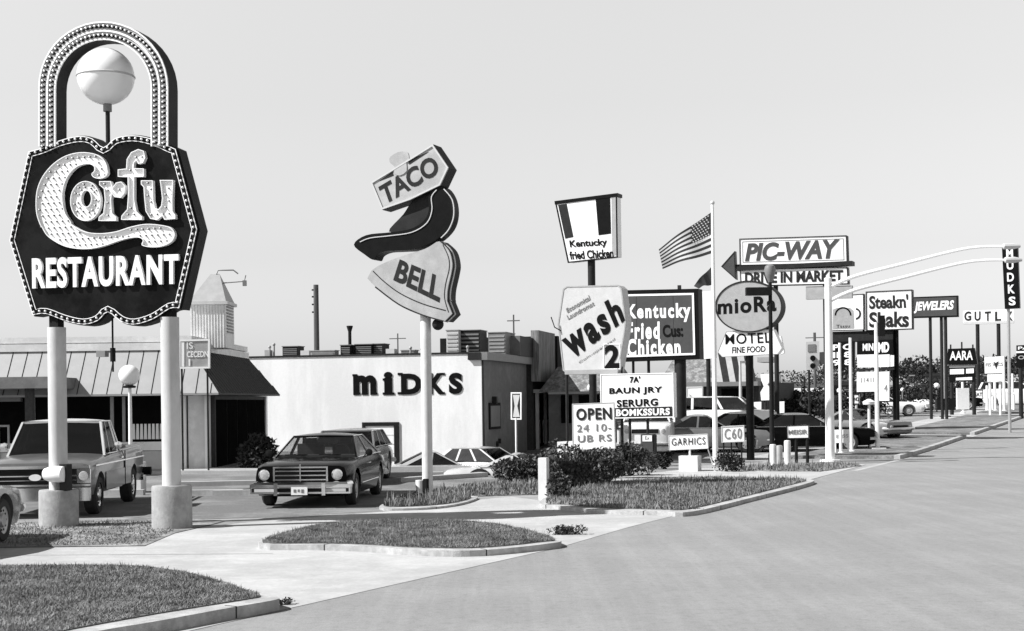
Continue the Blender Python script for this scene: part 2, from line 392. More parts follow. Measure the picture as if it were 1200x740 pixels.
island([(-300, 668), (-60, 664), (60, 662.5), (150, 663), (205, 668), (255, 679), (292, 691), (316, 697), (327, 700.5), (318, 704), (260, 714), (187, 727.5), (110, 740.5), (0, 763), (-300, 830)],
       [(-300, 669), (-60, 665), (60, 663.5), (150, 664), (203, 669), (250, 680), (287, 692), (305, 699), (290, 703), (240, 711), (170, 722.5), (75, 740), (0, 755), (-300, 818)],
       .12, 9500, .03, 'mown grass on the nearest island, at the lower left corner')
island([(304, 637), (330, 625), (380, 614), (440, 610), (500, 609), (560, 612), (605, 618), (640, 627), (658, 634), (640, 637.5), (600, 642), (560, 645), (520, 645.5), (470, 643.5), (430, 640.5), (380, 638.5)],
       [(308, 636.5), (335, 625), (382, 615), (440, 611), (500, 610), (560, 613), (603, 619), (636, 628), (650, 633.5), (635, 635.5), (600, 639.5), (560, 642.5), (520, 643), (470, 641.3), (430, 638.8), (380, 637.3)],
       .09, 6500, .034, 'mown grass on the leaf-shaped island in the driveway')
island([(632, 590), (648, 579), (690, 569.5), (760, 562.5), (830, 560), (905, 561), (950, 562), (945, 567), (880, 583.5), (812, 599.5), (770, 599.5), (700, 597.5), (655, 593)],
       [(640, 590), (652, 580), (690, 570.5), (760, 563.5), (830, 561), (905, 562), (942, 563.5), (935, 566.5), (875, 581.5), (808, 597), (770, 597.5), (700, 595.5), (662, 592)],
       .08, 1100, .07, 'grass on the verge between hedge and road', wid=.016)
island([(448, 591), (470, 585), (520, 582), (560, 582), (540, 590), (500, 595), (450, 596)], [(452, 591), (472, 586), (520, 583), (552, 583), (535, 589), (500, 593), (456, 594.5)],
       .05, 900, .13, 'rough grass around the foot of the bell sign pole', wid=.018)
def verge(outline, label, z=.02, dens=260, h=.1):
    w = [tuple(grd(*p)[:2]) for p in outline]
    struct(MB().flat(w, -.03, z).build('grass_bed', 'grassfar', smooth=0)); blades('grass', w, z, dens, h, label=label, wid=.022)
verge([(500, 578), (540, 571), (600, 566), (700, 553), (730, 556), (690, 568), (640, 580), (600, 581), (540, 583)], 'rough grass in front of the hedge')
verge([(850, 551), (900, 547), (985, 545.5), (1010, 546.5), (960, 553.5), (900, 553)], 'grass strip at the foot of the tall white mast')
def vstrip(o0, o1, y0, y1, label):
    struct(strip('grass_bed', o0, o1, y0, y1, .015, 'grassfar', h=.09))
vstrip(3.6, .2, 47, 62, ''); vstrip(3.6, .2, 64.5, 88, ''); vstrip(3.6, .2, 93, 240, '')
# driveway cuts through the far verge
for y0, y1 in ((62, 64.5), (88, 93)): strip('driveway', 5, 0, y0, y1, .012, 'concrete')
# pavement joints on the driveway
for p in ([(128+202, 698), (400, 685.5), (452, 674)], [(0, 652), (170, 651), (320, 650)]):
    w = [grd(*q) for q in p]
    struct(MB().add([(q.x-.004, q.y-.008, .0125) for q in w]+[(q.x+.004, q.y+.008, .0125) for q in w], [(i, i+1, len(w)+i+1, len(w)+i) for i in range(len(w)-1)]).build('joint', 'dark', smooth=0))
hb = MB(); n = 160
for i in range(n+1):
    x = -1400+2800*i/n; h = 17+9*math.sin(i*.11+1)+4*math.sin(i*.37)+2.2*math.sin(i*1.3)+1.2*random.random()
    hb.v += [(x, 950+60*math.sin(i*.2), 0), (x, 1000+60*math.sin(i*.2), h+2), (x, 1250, 0)]
for i in range(n): hb.f += [(3*i, 3*i+3, 3*i+4, 3*i+1), (3*i+1, 3*i+4, 3*i+5, 3*i+2)]
hb.mi = [0]*len(hb.f); struct(hb.build('hill', 'hill', smooth=180))
# ------------------------------------------------------------------ restaurant pylon sign
def z2(pts): return [(x/4.615, 140+y/4.615) for x, y in pts]
def z3(pts): return [(x/4.615, 260+y/4.615) for x, y in pts]
f = Fr('restaurant_sign', 'black scalloped restaurant sign on two concrete columns, bulb-lined arch and white globe on top', 'sign', 133, 24.3, -17, py=600)
bulbs = []                                     # (u, v, z)
DEP = .30
top = [(33.6, 178), (50, 173.5), (70, 165), (92, 160), (108, 162.5), (121.5, 173), (135, 162.5), (156, 159), (178, 163), (197, 171), (206, 175)]
bot = [(210, 361.5), (199, 362), (180, 374), (158, 380.5), (142, 377), (126.5, 366), (115, 376), (98, 380.5), (76, 376), (54, 368), (38.5, 369.5)]
outline = smoothpts(top, 3, False) + [(231, 269)] + smoothpts(bot, 3, False) + [(11.5, 282)]
po = f.P(outline)
b = panel(f, po, 'signboard', 'board', 0, DEP)
# raised lip standing proud of the face: outer flange plus the thin bright line inside it
frame(f, po, .012, 'edge_trim', 'trim', -.012, .012)
b2 = inset(po, .085)
MB().ring(b2, inset(b2, .011), -.01, .002).build('neon_tube', 'trim', f.root)
MB().ring(inset(po, -.02), po, .06, DEP+.02).build('rim', 'dark', f.root)
mid = inset(po, .045)
def along(poly, step, closed=True):
    out = []; acc = 0
    for i in range(len(poly) if closed else len(poly)-1):
        a, c = Vector(poly[i]), Vector(poly[(i+1) % len(poly)]); L = (c-a).length
        while acc < L: out.append(tuple(a+(c-a)*acc/max(L, 1e-6))); acc += step
        acc -= L
    return out
bulbs_edge = [(p[0], -.03, p[1]) for p in along(mid, .115)]
# arch
def archpts(x0, x1, yb, yt, n=22):
    cx, rx = (x0+x1)/2, (x1-x0)/2; ry = rx*1.02; cy = yt+ry
    return [(x0, yb), (x0, (yb+cy)/2)]+[(cx-rx*math.cos(math.pi*i/n), cy-ry*math.sin(math.pi*i/n)) for i in range(n+1)]+[(x1, (yb+cy)/2), (x1, yb)]
ao, ai = f.P(archpts(46.5, 197.5, 172, 26)), f.P(archpts(66, 178, 172, 47))
MB().ring(ao, ai, 0, DEP, False).build('arch', 'dark', f.root)
am = lambda t: [((1-t)*a[0]+t*c[0], (1-t)*a[1]+t*c[1]) for a, c in zip(ao, ai)]
MB().ring(am(.03), am(.97), -.006, .004, False).build('arch_face', 'light', f.root)
for t0, t1 in ((-.01, .07), (.45, .56), (.93, 1.01)): MB().ring(am(t0), am(t1), -.035, -.004, False).build('arch_trim', 'trim', f.root)
arch_b = []
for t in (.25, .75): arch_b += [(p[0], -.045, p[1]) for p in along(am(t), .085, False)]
# black blocks stand in for the bulbs' shadow dashes on the arch
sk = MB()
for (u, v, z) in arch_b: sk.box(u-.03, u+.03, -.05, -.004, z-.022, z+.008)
struct(sk.build('bulb_shadow_dash', 'blackmatte', f.root), 'stuff')
# script lettering
C = [(595,290),(580,230),(530,192),(450,182),(370,200),(300,245),(245,310),(215,380),(207,450),(212,520),(235,585)]
C2 = [(238,30),(265,75),(310,110),(370,138),(440,150),(510,148),(580,132),(650,108),(710,92),(760,88),(785,102),(780,130),(830,141),(890,135),(940,110),(957,70),(935,35),(880,20),(800,15),(720,30),(640,55),(560,65),(490,60),(440,42),(400,15)]
C3 = [(395,555),(365,510),(352,450),(352,390),(370,330),(400,285),(440,255),(490,245),(520,258),(522,282),(508,300),(520,318),(550,325),(580,315)]
r_ = [(550,338),(612,338),(620,375),(640,346),(668,340),(688,362),(686,402),(665,428),(632,424),(618,405),(613,440),(618,510),(640,530),(640,552),(545,552),(548,530),(572,510),(580,440),(575,380),(550,358)]
f_ = [(650,275),(695,270),(698,220),(722,182),(760,165),(790,175),(798,212),(785,240),(760,245),(750,226),(737,240),(735,268),(790,270),(790,314),(738,316),(738,440),(750,500),(780,530),(780,546),(668,546),(670,525),(700,490),(705,420),(703,316),(650,314)]
u_ = [(775,334),(838,334),(841,440),(850,482),(868,490),(884,470),(889,430),(880,352),(876,332),(948,332),(944,440),(945,500),(960,520),(960,541),(902,546),(890,525),(860,548),(825,541),(800,500),(793,430),(789,370),(775,355)]
letters = [smoothpts(z2(C)+z3(C2)+z2(C3), 4), z2(r_), z2(f_), z2(u_)]
lm = MB(); rim = MB(); lb = []
for L in letters:
    q = f.P(L); lm.prism(q, -.03, 0); rim.ring(q, inset(q, .012), -.075, -.028)
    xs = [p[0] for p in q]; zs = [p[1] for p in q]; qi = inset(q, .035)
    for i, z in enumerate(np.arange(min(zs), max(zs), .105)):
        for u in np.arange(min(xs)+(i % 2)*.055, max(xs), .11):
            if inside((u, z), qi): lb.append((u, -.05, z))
ell = lambda cx, cy, rx, ry: z2([(cx+rx*math.cos(t), cy+ry*math.sin(t)) for t in np.linspace(0, 2*math.pi, 28, endpoint=False)])
oo, oi = f.P(ell(475, 445, 82, 108)), f.P(ell(479, 432, 27, 44))
lm.ring(oo, oi, -.03, 0); rim.ring(oo, inset(oo, .012), -.075, -.028); rim.ring(inset(oi, -.012), oi, -.075, -.028)
for t in np.linspace(0, 6.28, 12, endpoint=False):
    for k in (.4, .72): 
        i = int(t/6.2832*28) % 28; lb.append((oo[i][0]*k+oi[i][0]*(1-k), -.05, oo[i][1]*k+oi[i][1]*(1-k)))
lm.build('script_lettering', 'white', f.root); rim.build('letter_rim', 'trim', f.root)
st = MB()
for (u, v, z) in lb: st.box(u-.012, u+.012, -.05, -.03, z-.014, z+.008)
struct(st.build('letter_shadow_dash', 'dark', f.root), 'stuff')  # dark blocks stand in for bulb shadows on the letter faces
# RESTAURANT, each letter a proud channel with a lighter outline
q = [(39.5, 303), (211, 298), (211, 333.5), (40, 339)]
text(f, 'RESTAURANT', q, 'white', v=-.004, bold=.035, ext=.055, name='block_lettering', spacing=1.12)
# bulbs: the hundred largest as parts, the rest together
bm = MB().sphere(0, 0, 0, .021, 8, 6).build('bulb', 'bulb', f.root); me_b = bm.data
edge = bulbs_edge[:100]; bm.location = edge[0]
for p in edge[1:]:
    o = bm.copy(); col.objects.link(o); o.location = p; o.parent = f.root
rest = MB()
for (u, v, z) in bulbs_edge[100:]+arch_b: rest.sphere(u, v-.012, z, .02, 6, 4)
for (u, v, z) in lb: rest.sphere(u, v-.01, z, .014, 6, 4)
struct(rest.build('bulb', 'bulb', f.root), 'stuff')
# globe on its stem, down rod, columns and bases
gu, gzv = f.uv(124, 90, .15); rg = f.m(33.2)
g = MB().sphere(gu, .15, gzv, rg, 32, 18).build('globe', 'lampglobe', f.root, smooth=80)
MB().lathe([(rg+.004, -.02), (rg+.014, -.008), (rg+.014, .004), (rg+.004, .012)], gu, .15, 32, gzv+.0).build('globe_band', 'light', f.root)
f.pole(126, 118, f.m(2.6), 'globe_stem', 'dark', .15, ybase=1, zb=f.uv(126, 172, .15)[1])
MB().cyl(f.uv(126, 125, .15)[0], .15, f.uv(126, 131, .15)[1], f.uv(126, 122, .15)[1], f.m(5), n=12).build('stem_collar', 'mid', f.root)
u0, zb = f.uv(132.5, 436, .15); MB().cyl(u0, .15, zb, f.uv(132, 372, .15)[1], .016).cyl(u0, .15, f.uv(132, 424, .15)[1], f.uv(132, 408, .15)[1], .045).build('hanging_conduit', 'blackmatte', f.root)
uu, zz = f.uv(122, 415, .15); MB().box(uu-.11, uu+.06, .08, .2, zz-.05, zz+.05).build('junction_box', 'mid', f.root)
for (cx, yt, yb) in ((67.5, 384, 574), (200, 372, 569)):
    u, zt = f.uv(cx, (yt+yb)/2, .15)[0], f.uv(cx, yt, .15)[1]; zb = f.uv(cx, yb, .15)[1]; r = f.m(10.8)
    MB().cyl(u, .15, zb-.02, zt, r, n=32).build('column', 'column', f.root, smooth=50)
    MB().box(u-.085, u+.085, .06, .24, zt-.02, zt+.32).build('steel_stub', 'blackmatte', f.root, smooth=0)
    MB().lathe([(f.m(23), -.1), (f.m(23.2), .02), (f.m(23), zb-.03), (f.m(22.2), zb)], u, .15, 36).build('footing', 'cast', f.root, smooth=40)
u, z = f.uv(62, 556, -.1)                       # flood lamp strapped to the left column
MB().lathe([(.03, -.17), (.10, -.16), (.135, -.05), (.14, .1), (.13, .2), (.05, .21)], -.08, z, 16, u, 'x').build('flood_lamp', 'white', f.root)
MB().cyl(u, -.05, z-.3, z-.1, .025).build('lamp_bracket', 'steel', f.root)
u, z = f.uv(75, 558, .0); MB().box(u-.05, u+.09, -.06, .1, z-.25, z+.2).build('switch_box', 'dark', f.root)

# ------------------------------------------------------------------ bell sign
f = Fr('bell_sign', 'tilted white plaque, dark swoosh and bell sign on one tall white pole', 'sign', 498, 32.0, -22, py=560)
def zt_(pts): return [(400+x/2.96, 150+y/2.96) for x, y in pts]
pl = f.P(zt_([(103,190),(205,128),(318,58),(372,138),(343,200),(240,250),(142,284)]))
MB().prism(pl, 0, .42).build('plaque', 'bellpaint', f.root, smooth=0)
frame(f, pl, .035, 'plaque_rim', 'light', -.025, .0)
MB().ring(inset(pl, -.006), pl, .03, .43).build('plaque_side', 'dark', f.root)
text(f, 'TACO', zt_([(128,205),(318,92),(345,155),(150,268)]), 'dark', v=-.004, bold=.03)
for t in ([(130,186),(178,152),(182,166)], [(232,112),(303,84),(236,128)]): MB().prism(f.P(zt_(t)), -.006, 0).build('ornament', 'dark', f.root, smooth=0)
MB().prism(f.P(zt_(smoothpts([(168,112),(172,100),(200,84),(226,84),(234,92),(236,112),(226,120),(228,150),(204,166),(184,158),(186,136),(172,124)], 2))), -.02, .02).build('cap_ornament', 'bellpaint', f.root)
back = zt_(smoothpts([(165,360),(215,300),(250,250),(300,225),(306,270),(290,325),(250,352)], 4))
MB().prism(f.P(back, .12), .12, .3).build('swoosh_fold', 'dark', f.root)
sw = zt_(smoothpts([(42,405),(85,372),(170,362),(240,350),(285,322),(302,285),(300,240),(320,208),(350,205),(376,245),(382,300),(366,350),(322,392),(255,420),(200,425),(150,428),(122,440),(110,458),(80,440)], 4))
swp = f.P(sw); MB().prism(swp, .02, .4).build('swoosh', 'black', f.root)
def ribbon(pts, w, v0, v1, name, m):
    p = f.P(pts); a = []; c = []
    for i in range(len(p)):
        d = (Vector(p[min(i+1, len(p)-1)])-Vector(p[max(i-1, 0)])).normalized(); n = Vector((-d.y, d.x))*w/2
        a.append(tuple(Vector(p[i])+n)); c.append(tuple(Vector(p[i])-n))
    return MB().ring(a, c, v0, v1, False).build(name, m, f.root)
ribbon(zt_(smoothpts([(64,396),(100,382),(170,374),(245,362),(296,330),(314,285),(312,240),(330,215)], 4, False)), .02, .0, .03, 'swoosh_trim', 'light')
ribbon(zt_(smoothpts([(355,212),(384,250),(389,305),(372,352),(345,382)], 4, False)), .02, .0, .03, 'swoosh_trim', 'light')
be = zt_(smoothpts([(330,396),(290,420),(225,440),(170,460),(130,478),(104,496)], 4, False)+[(90,522),(118,552),(200,612),(280,648),(358,671),(384,645),(366,600)]+smoothpts([(366,600),(368,560),(380,505),(384,470),(372,425),(340,394)], 4, False))
bp = f.P(be); MB().prism(bp, 0, .45).build('bell', 'bellpaint', f.root, smooth=0)
MB().ring(inset(bp, -.006), bp, .04, .46).build('bell_side', 'dark', f.root)
ribbon(zt_(smoothpts([(110,497),(150,535),(205,575),(280,610),(362,634)], 4, False)), .022, -.006, 0, 'bell_line', 'dark')
ribbon(zt_(smoothpts([(118,552),(200,613),(280,649),(355,671)], 4, False)), .03, -.012, 0, 'bell_lip', 'dark')
ribbon(zt_(smoothpts([(352,405),(372,450),(374,490),(362,540),(358,590),(372,640)], 4, False)), .018, -.006, 0, 'bell_line', 'dark')
text(f, 'BELL', zt_([(203,456),(350,520),(340,606),(180,528)]), 'dark', v=-.004, bold=.03)
MB().ring(inset(bp, -.02), inset(bp, -.005), .12, .17).build('bell_rim', 'light', f.root)
u, z = f.uv(400+335/2.96, 150+682/2.96, .2); MB().sphere(u, .2, z, .13).build('clapper', 'dark', f.root)
f.pole(498.5, 355, f.m(6.3), 'pole', 'poleW', .22, n=24)
MB().cyl(*[f.uv(494, 560, .15)[0]], .05, -.1, .32, .09).build('pole_guard', 'white', f.root)
MB().box(f.uv(502, 570, .2)[0]-.04, f.uv(502, 570, .2)[0]+.05, .0, .12, .05, .35).build('junction_box', 'blackmatte', f.root)

# ------------------------------------------------------------------ the row of business signs
# bucket sign on a tall pole
f = Fr('bucket_sign', 'tapered bucket-shaped chicken sign high on a dark pole, with dark stripes beside a white panel', 'sign', 692, 58, -24, py=500)
p = f.P([(651, 238), (722.5, 229), (723.5, 301), (666, 307.5)]); panel(f, p, 'bucket', 'plastic', 0, .5)
frame(f, f.P([(650.5, 237.5), (723, 228.5), (724, 302), (665.5, 308.5)]), .05, 'rim', 'black', -.02, .02)
MB().prism(f.P([(650, 236), (724, 226.5), (724, 230.5), (650.5, 240)]), -.03, .53).build('top_rail', 'black', f.root, smooth=0)
for q, m in (([(654, 240.5), (664, 239), (672, 278), (662.5, 280)], 'dark'), ([(698, 233.5), (715, 231.5), (716, 274), (701.5, 276)], 'black'), ([(716.5, 231), (722, 230), (722.5, 299), (717.5, 300)], 'grey')): MB().prism(f.P(q), -.012, 0).build('stripe', m, f.root, smooth=0)
text(f, 'Kentucky', [(667, 282), (711, 279.5), (712, 290), (668.5, 292.5)], 'black', bold=.03); text(f, 'fried Chicken', [(666.5, 295), (718.5, 291.5), (719, 302), (668.5, 304.5)], 'black', bold=.03)
f.pole(693, 303, f.m(4.5), 'pole', 'dark', .25)
# large chicken sign
f = Fr('chicken_sign', 'large dark rectangular chicken sign with white border and three lines of fat white lettering', 'sign', 774, 55, -24, py=480)
p = f.P([(728.5, 340.5), (818, 338.5), (820, 421), (729, 424)]); panel(f, p, 'cabinet', 'black', 0, .55)
ip = inset(p, .16); MB().prism(ip, -.02, 0).build('face', 'signgrey', f.root, smooth=0)
MB().ring(ip, inset(ip, .075), -.035, -.018).build('border', 'white', f.root)
for s, q in (('Kentucky', [(735, 357), (809, 355), (810, 377.5), (735, 378.5)]), ('Fried', [(735, 378), (773, 377), (773, 397.5), (735, 398.5)]), ('Chicken', [(735, 397.5), (797, 397), (798, 416), (735, 418)])): text(f, s, q, 'white', v=-.02, bold=.04, spacing=1.25)
sm_ = MB()
for x in (746, 789): sm_.box(f.uv(x, 350)[0]-.008, f.uv(x, 350)[0]+.008, -.0225, -.0, f.uv(x, 418)[1], f.uv(x, 345)[1])
sm_.build('panel_seam', 'dark', f.root, smooth=0)
text(f, 'Cus:', [(776, 381), (800, 380), (801, 395), (777, 396)], 'black', v=-.02, bold=.04)
f.pole(797, 415, f.m(6.8), 'pole', 'dark', .3, n=20); f.pole(742, 420, f.m(1.6), 'brace_pole', 'dark', .3); f.pole(760, 420, f.m(1.8), 'brace_pole', 'dark', .3)
MB().box(f.uv(794, 350)[0]-.06, f.uv(794, 350)[0]+.06, .2, .3, f.uv(794, 340)[1], f.uv(794, 334)[1]).build('lifting_eye', 'dark', f.root)
# wash sign and laundry board on shared poles
f = Fr('wash_sign', 'boxy light grey sign with slanting black word wash and a big numeral 2', 'sign', 694, 47, -24, py=480)
p = f.P([(660, 339), (664, 336), (724, 334.5), (728, 338), (733, 378), (732, 388), (724, 435), (720, 437), (664, 437.5), (660, 434), (654, 380)]); panel(f, p, 'cabinet', 'light', 0, .6)
MB().ring(inset(p, -.012), inset(p, .03), -.015, .03).build('rim', 'steel', f.root)
MB().box(f.uv(662, 436)[0], f.uv(724, 436)[0], -.02, .62, f.uv(692, 438.5)[1], f.uv(692, 433.5)[1]).build('bottom_tray', 'grey', f.root, smooth=0)
text(f, 'wash', [(652, 389), (721, 346), (733, 376), (671, 422)], 'black', bold=.04, spacing=1.25); text(f, '2', (708.5, 404.5, 726, 432), 'black', bold=.04)
text(f, 'Economical', [(663, 362), (690, 346), (692, 351.5), (665, 367)], 'mid', bold=.02); text(f, 'Laundromat', [(664, 370), (695, 353), (697, 358), (666, 375)], 'mid', bold=.02); text(f, 'Coin-operated', [(678, 424), (720, 396), (721, 399), (679, 427)], 'mid')
MB().ring(f.P([(707, 403), (727, 403), (727, 433), (707, 433)]), inset(f.P([(707, 403), (727, 403), (727, 433), (707, 433)]), .03), -.014, 0).build('numeral_surround', 'white', f.root)
MB().tube([(f.uv(660, 390)[0], .1, f.uv(660, 390)[1]), (f.uv(652, 384)[0], -.15, f.uv(652, 384)[1]), (f.uv(648.5, 372)[0], -.2, f.uv(648.5, 372)[1])], .018).build('lamp_arm', 'blackmatte', f.root)
f.pole(728, 430, f.m(1.8), 'pole', 'dark', .35); f.pole(664, 430, f.m(1.8), 'pole', 'dark', .35)
f = Fr('laundry_board', 'white changeable-letter board with black words above a dark strip, beneath the wash sign', 'sign', 747, 46, -24, py=480)
p = f.P([(703.5, 438.5), (789, 437), (790, 489.5), (704, 491)]); panel(f, p, 'cabinet', 'plastic', 0, .3); frame(f, p, .03, 'frame', 'white', -.02, .02)
for s, q in (("7A'", [(738, 441.5), (750, 441), (750, 448.5), (738, 449)]), ('BAUN JRY', [(714, 455), (776, 453), (776, 462), (714, 464)]), ('SERURG', [(722.5, 469), (771, 467), (771, 475.5), (723, 477.5)])): text(f, s, q, 'black', bold=.035, spacing=1.1)
MB().prism(f.P([(719, 478.5), (787.5, 476.5), (788, 488), (719, 489.5)]), -.022, 0).build('dark_strip', 'dark', f.root, smooth=0); text(f, 'BOMKSSURS', [(722, 480), (785, 478.3), (785, 486.5), (722, 488.2)], 'white', v=-.022, bold=.04, spacing=1.1)
for x in (738, 759): f.pole(x, 488, f.m(1.7), 'leg', 'dark', .15)
# OPEN board
f = Fr('open_board', 'white upright board reading OPEN with hours below, on two thin legs behind the hedge', 'sign', 695, 37.5, -20, py=530)
p = f.P([(670.5, 473.5), (719.5, 471.5), (721, 526), (671, 527.5)]); panel(f, p, 'board', 'white', 0, .06); frame(f, p, .018, 'frame', 'light', -.01, .03)
text(f, 'OPEN', [(675, 479), (716.5, 477.5), (717, 491.5), (675.5, 493)], 'dark', bold=.03, spacing=1.15)
text(f, '24 10-', [(676, 498), (716, 496.5), (716, 505), (676, 506.5)], 'mid', bold=.0, spacing=1.15); text(f, 'UB RS', [(677, 510.5), (716.5, 509), (716.5, 517), (677, 518.5)], 'mid', bold=.01, spacing=1.15)
for x in (672, 719.5): f.pole(x, 525, .02, 'leg', 'white', .03)
f = Fr('low_board', 'small blank white board low in the shrubs, left of the OPEN board', 'sign', 662, 39, -15, py=530)
panel(f, f.P([(653, 518), (671, 517), (671, 531), (653, 531)]), 'board', 'white', 0, .05); f.pole(657, 530, .02, 'leg', 'white', .03); f.pole(668, 530, .02, 'leg', 'white', .03)
text(f, 'w', [(656, 525), (668, 524.5), (668, 528), (656, 528.5)], 'dark', bold=.03)
# graphics sign
f = Fr('graphics_sign', 'long low white sign with spaced grey capitals above a white concrete block', 'sign', 806, 41, -20, py=530)
p = f.P([(783, 510.5), (829, 508.5), (830, 526), (784, 528)]); panel(f, p, 'board', 'white', 0, .08); frame(f, p, .02, 'frame', 'light', -.012, .02)
text(f, 'GARHICS', [(787, 514), (826.5, 512.5), (826.5, 521), (787, 522.5)], 'dark', bold=.0, spacing=1.15)
u, z = f.uv(808, 526); MB().cyl(u, .04, .42, z+.04, .03).build('stem', 'white', f.root); MB().box(u-.27, u+.27, -.2, .3, -.1, .44).build('base_block', 'whitedirty', f.root)
u = f.uv(831, 540)[0]; MB().tube([(u-.05, .1, f.uv(829, 527)[1]), (u+.12, .25, -.05)], .018).build('prop', 'white', f.root)
# flagpole with two flags
f = Fr('flagpole', 'tall thin white flagpole between the chicken sign and the oval sign', 'flagpole', 838.5, 44.5, 0, py=540)
b = MB().lathe([(.085, -.2), (.085, .6), (.06, 4), (.045, f.uv(835, 240)[1])], 0, 0, 12).build('pole', 'white', f.root)
MB().sphere(0, 0, f.uv(835, 238)[1], .07).build('finial', 'light', f.root)
def flag(name, label, quad, m, nx, ny, wav, canton=False, root=f):
    tl, tr, br, bl = quad; mb = MB()
    g = MB()
    for j in range(ny+1):
        for i in range(nx+1):
            a, c = i/nx, j/ny
            x = (tl[0]*(1-a)+tr[0]*a)*(1-c)+(bl[0]*(1-a)+br[0]*a)*c; y = (tl[1]*(1-a)+tr[1]*a)*(1-c)+(bl[1]*(1-a)+br[1]*a)*c
            y += 1.6*math.sin(a*7+.6)*a; v = wav*math.sin(a*9+c*1.5)*a
            u, z = root.uv(x, y, v); g.v.append((u, v, z))
    for j in range(ny):
        for i in range(nx):
            g.f.append((j*(nx+1)+i, j*(nx+1)+i+1, (j+1)*(nx+1)+i+1, (j+1)*(nx+1)+i))
            g.mi.append((2 if (i < nx*.4 and j < ny*7/13) else (0 if j % 2 == 0 else 1)) if canton else 0)
    o = g.build(name, m, None, loc=root.root.location, smooth=0)
    o.data.polygons.foreach_set('use_smooth', [True]*len(o.data.polygons))
    return o, g
fl, g = flag('national_flag', 'stars and stripes flag flying to the left from the top of the white flagpole', [(833.5, 249), (772, 291), (776.5, 314), (834.5, 297)], ['flagred', 'flagwhite', 'flagdark'], 40, 13, .1, True)
tag(fl, 'stars and stripes flag flying to the left from the top of the white flagpole', 'flag')
st = MB()
for j in range(7):
    for i in range(2, 16, 2):
        k = j*41+i+(j % 2); x, y, z = (Vector(g.v[k])+Vector(g.v[k+42]))/2
        st.add([(x+.032*math.cos(t)*(1 if q % 2 else .45), y-.012, z+.032*math.sin(t)*(1 if q % 2 else .45)) for q, t in enumerate(np.linspace(0, 6.283, 10, endpoint=False))], [tuple(range(10))])
st.build('stars', 'flagwhite', fl, smooth=0)
fl, g = flag('dark_flag', '', [(834.5, 312), (813, 334), (819, 337), (834.5, 334)], ['flagdark'], 16, 6, .12)
tag(fl, 'small dark flag drooping below the stars and stripes', 'flag')
# oval sign
f = Fr('oval_sign', 'grey oval sign lettered miora over a white fine food board on a thick black post', 'sign', 878, 47.5, -24, py=480)
ov = f.P([(877.5+39.5*math.cos(t), 359.5+30.5*math.sin(t)) for t in np.linspace(0, 2*math.pi, 48, endpoint=False)])
panel(f, ov, 'oval', 'dark', 0, .45); io = inset(ov, .04); MB().prism(io, -.01, 0).build('oval_face', 'grey', f.root); 
frame(f, ov, .045, 'oval_rim', 'dark', -.03, .0)
text(f, 'mioRa', [(841, 351), (909, 346), (910, 365), (841, 369)], 'black', bold=.035, spacing=1.15)
p = f.P([(850, 388), (906, 386), (916, 408), (911, 415), (846, 418.5), (840, 412)]); panel(f, p, 'food_board', 'white', .05, .4)
frame(f, p, .025, 'board_rim', 'light', .035, .06)
text(f, 'MOTEL', [(850, 392), (903, 389.5), (904, 402), (850, 404)], 'black', v=.045, bold=.012, spacing=1.1); text(f, 'FINE FOOD', [(858, 407), (897, 405.5), (897, 412.5), (858, 414.5)], 'black', v=.045, bold=.015)
f.pole(878, 400, f.m(4.6), 'post', 'black', .2, n=16)
# small boards
f = Fr('number_board', 'small white board with three grey numerals on a dark frame of legs', 'sign', 858, 42, -15, py=530)
p = f.P([(845, 500), (872, 498.5), (872.5, 518), (845.5, 519)]); panel(f, p, 'board', 'white', 0, .07); frame(f, p, .025, 'frame', 'light', -.015, .02)
text(f, 'C60', [(849, 503), (869, 502), (869, 514), (849, 515)], 'mid', bold=.0, spacing=1.2)
for x in (848, 857, 869): f.pole(x, 518, .022, 'leg', 'blackmatte', .04)
f = Fr('motor_board', 'small white board on two black legs, right of the dark street lamp', 'sign', 935, 45, -15, py=530)
p = f.P([(921.5, 499), (948, 498), (948, 514), (922, 514.5)]); panel(f, p, 'board', 'white', 0, .07); frame(f, p, .025, 'frame', 'dark', -.008, .03)
text(f, 'MEISIR', [(924, 504), (946, 503.5), (946, 509), (924, 509.5)], 'mid', bold=.02)
for x in (933, 946): f.pole(x, 513, .05, 'leg', 'blackmatte', .05)
# drive-in market sign
f = Fr('market_sign', 'two-tier drive-in market sign with framed white upper panel and grey arrow pointing left', 'sign', 930, 60, -24, py=480)
p = f.P([(866.5, 280), (992, 276), (993, 308.5), (867, 311.5)]); panel(f, p, 'upper_panel', 'plastic', 0, .4); frame(f, p, .03, 'upper_frame', 'dark', -.03, .42); ip = inset(p, .12); MB().ring(ip, inset(ip, .03), -.008, 0).build('inner_line', 'mid', f.root)
text(f, 'PIC-WAY', [(872, 285.5), (984, 280.5), (985, 303), (873, 306.5)], 'signgrey', bold=.04, shear=.25)
MB().box(f.uv(864, 314)[0], f.uv(999, 310)[0], -.1, .5, f.uv(930, 314.5)[1], f.uv(930, 309.5)[1]).build('rail', 'dark', f.root, smooth=0)
p = f.P([(867, 316), (993, 313), (994, 333), (868, 335.5)]); panel(f, p, 'lower_shade_panel', 'plastic', 0, .4); frame(f, p, .03, 'lower_frame', 'dark', -.02, .42)
text(f, 'DRIVE IN MARKET', [(873, 319.5), (988, 316.5), (988, 329.5), (873, 333)], 'dark', bold=.04)
panel(f, f.P([(944, 336), (998, 334.5), (998, 349.5), (944, 351)]), 'hanging_panel', 'grey', .05, .3)
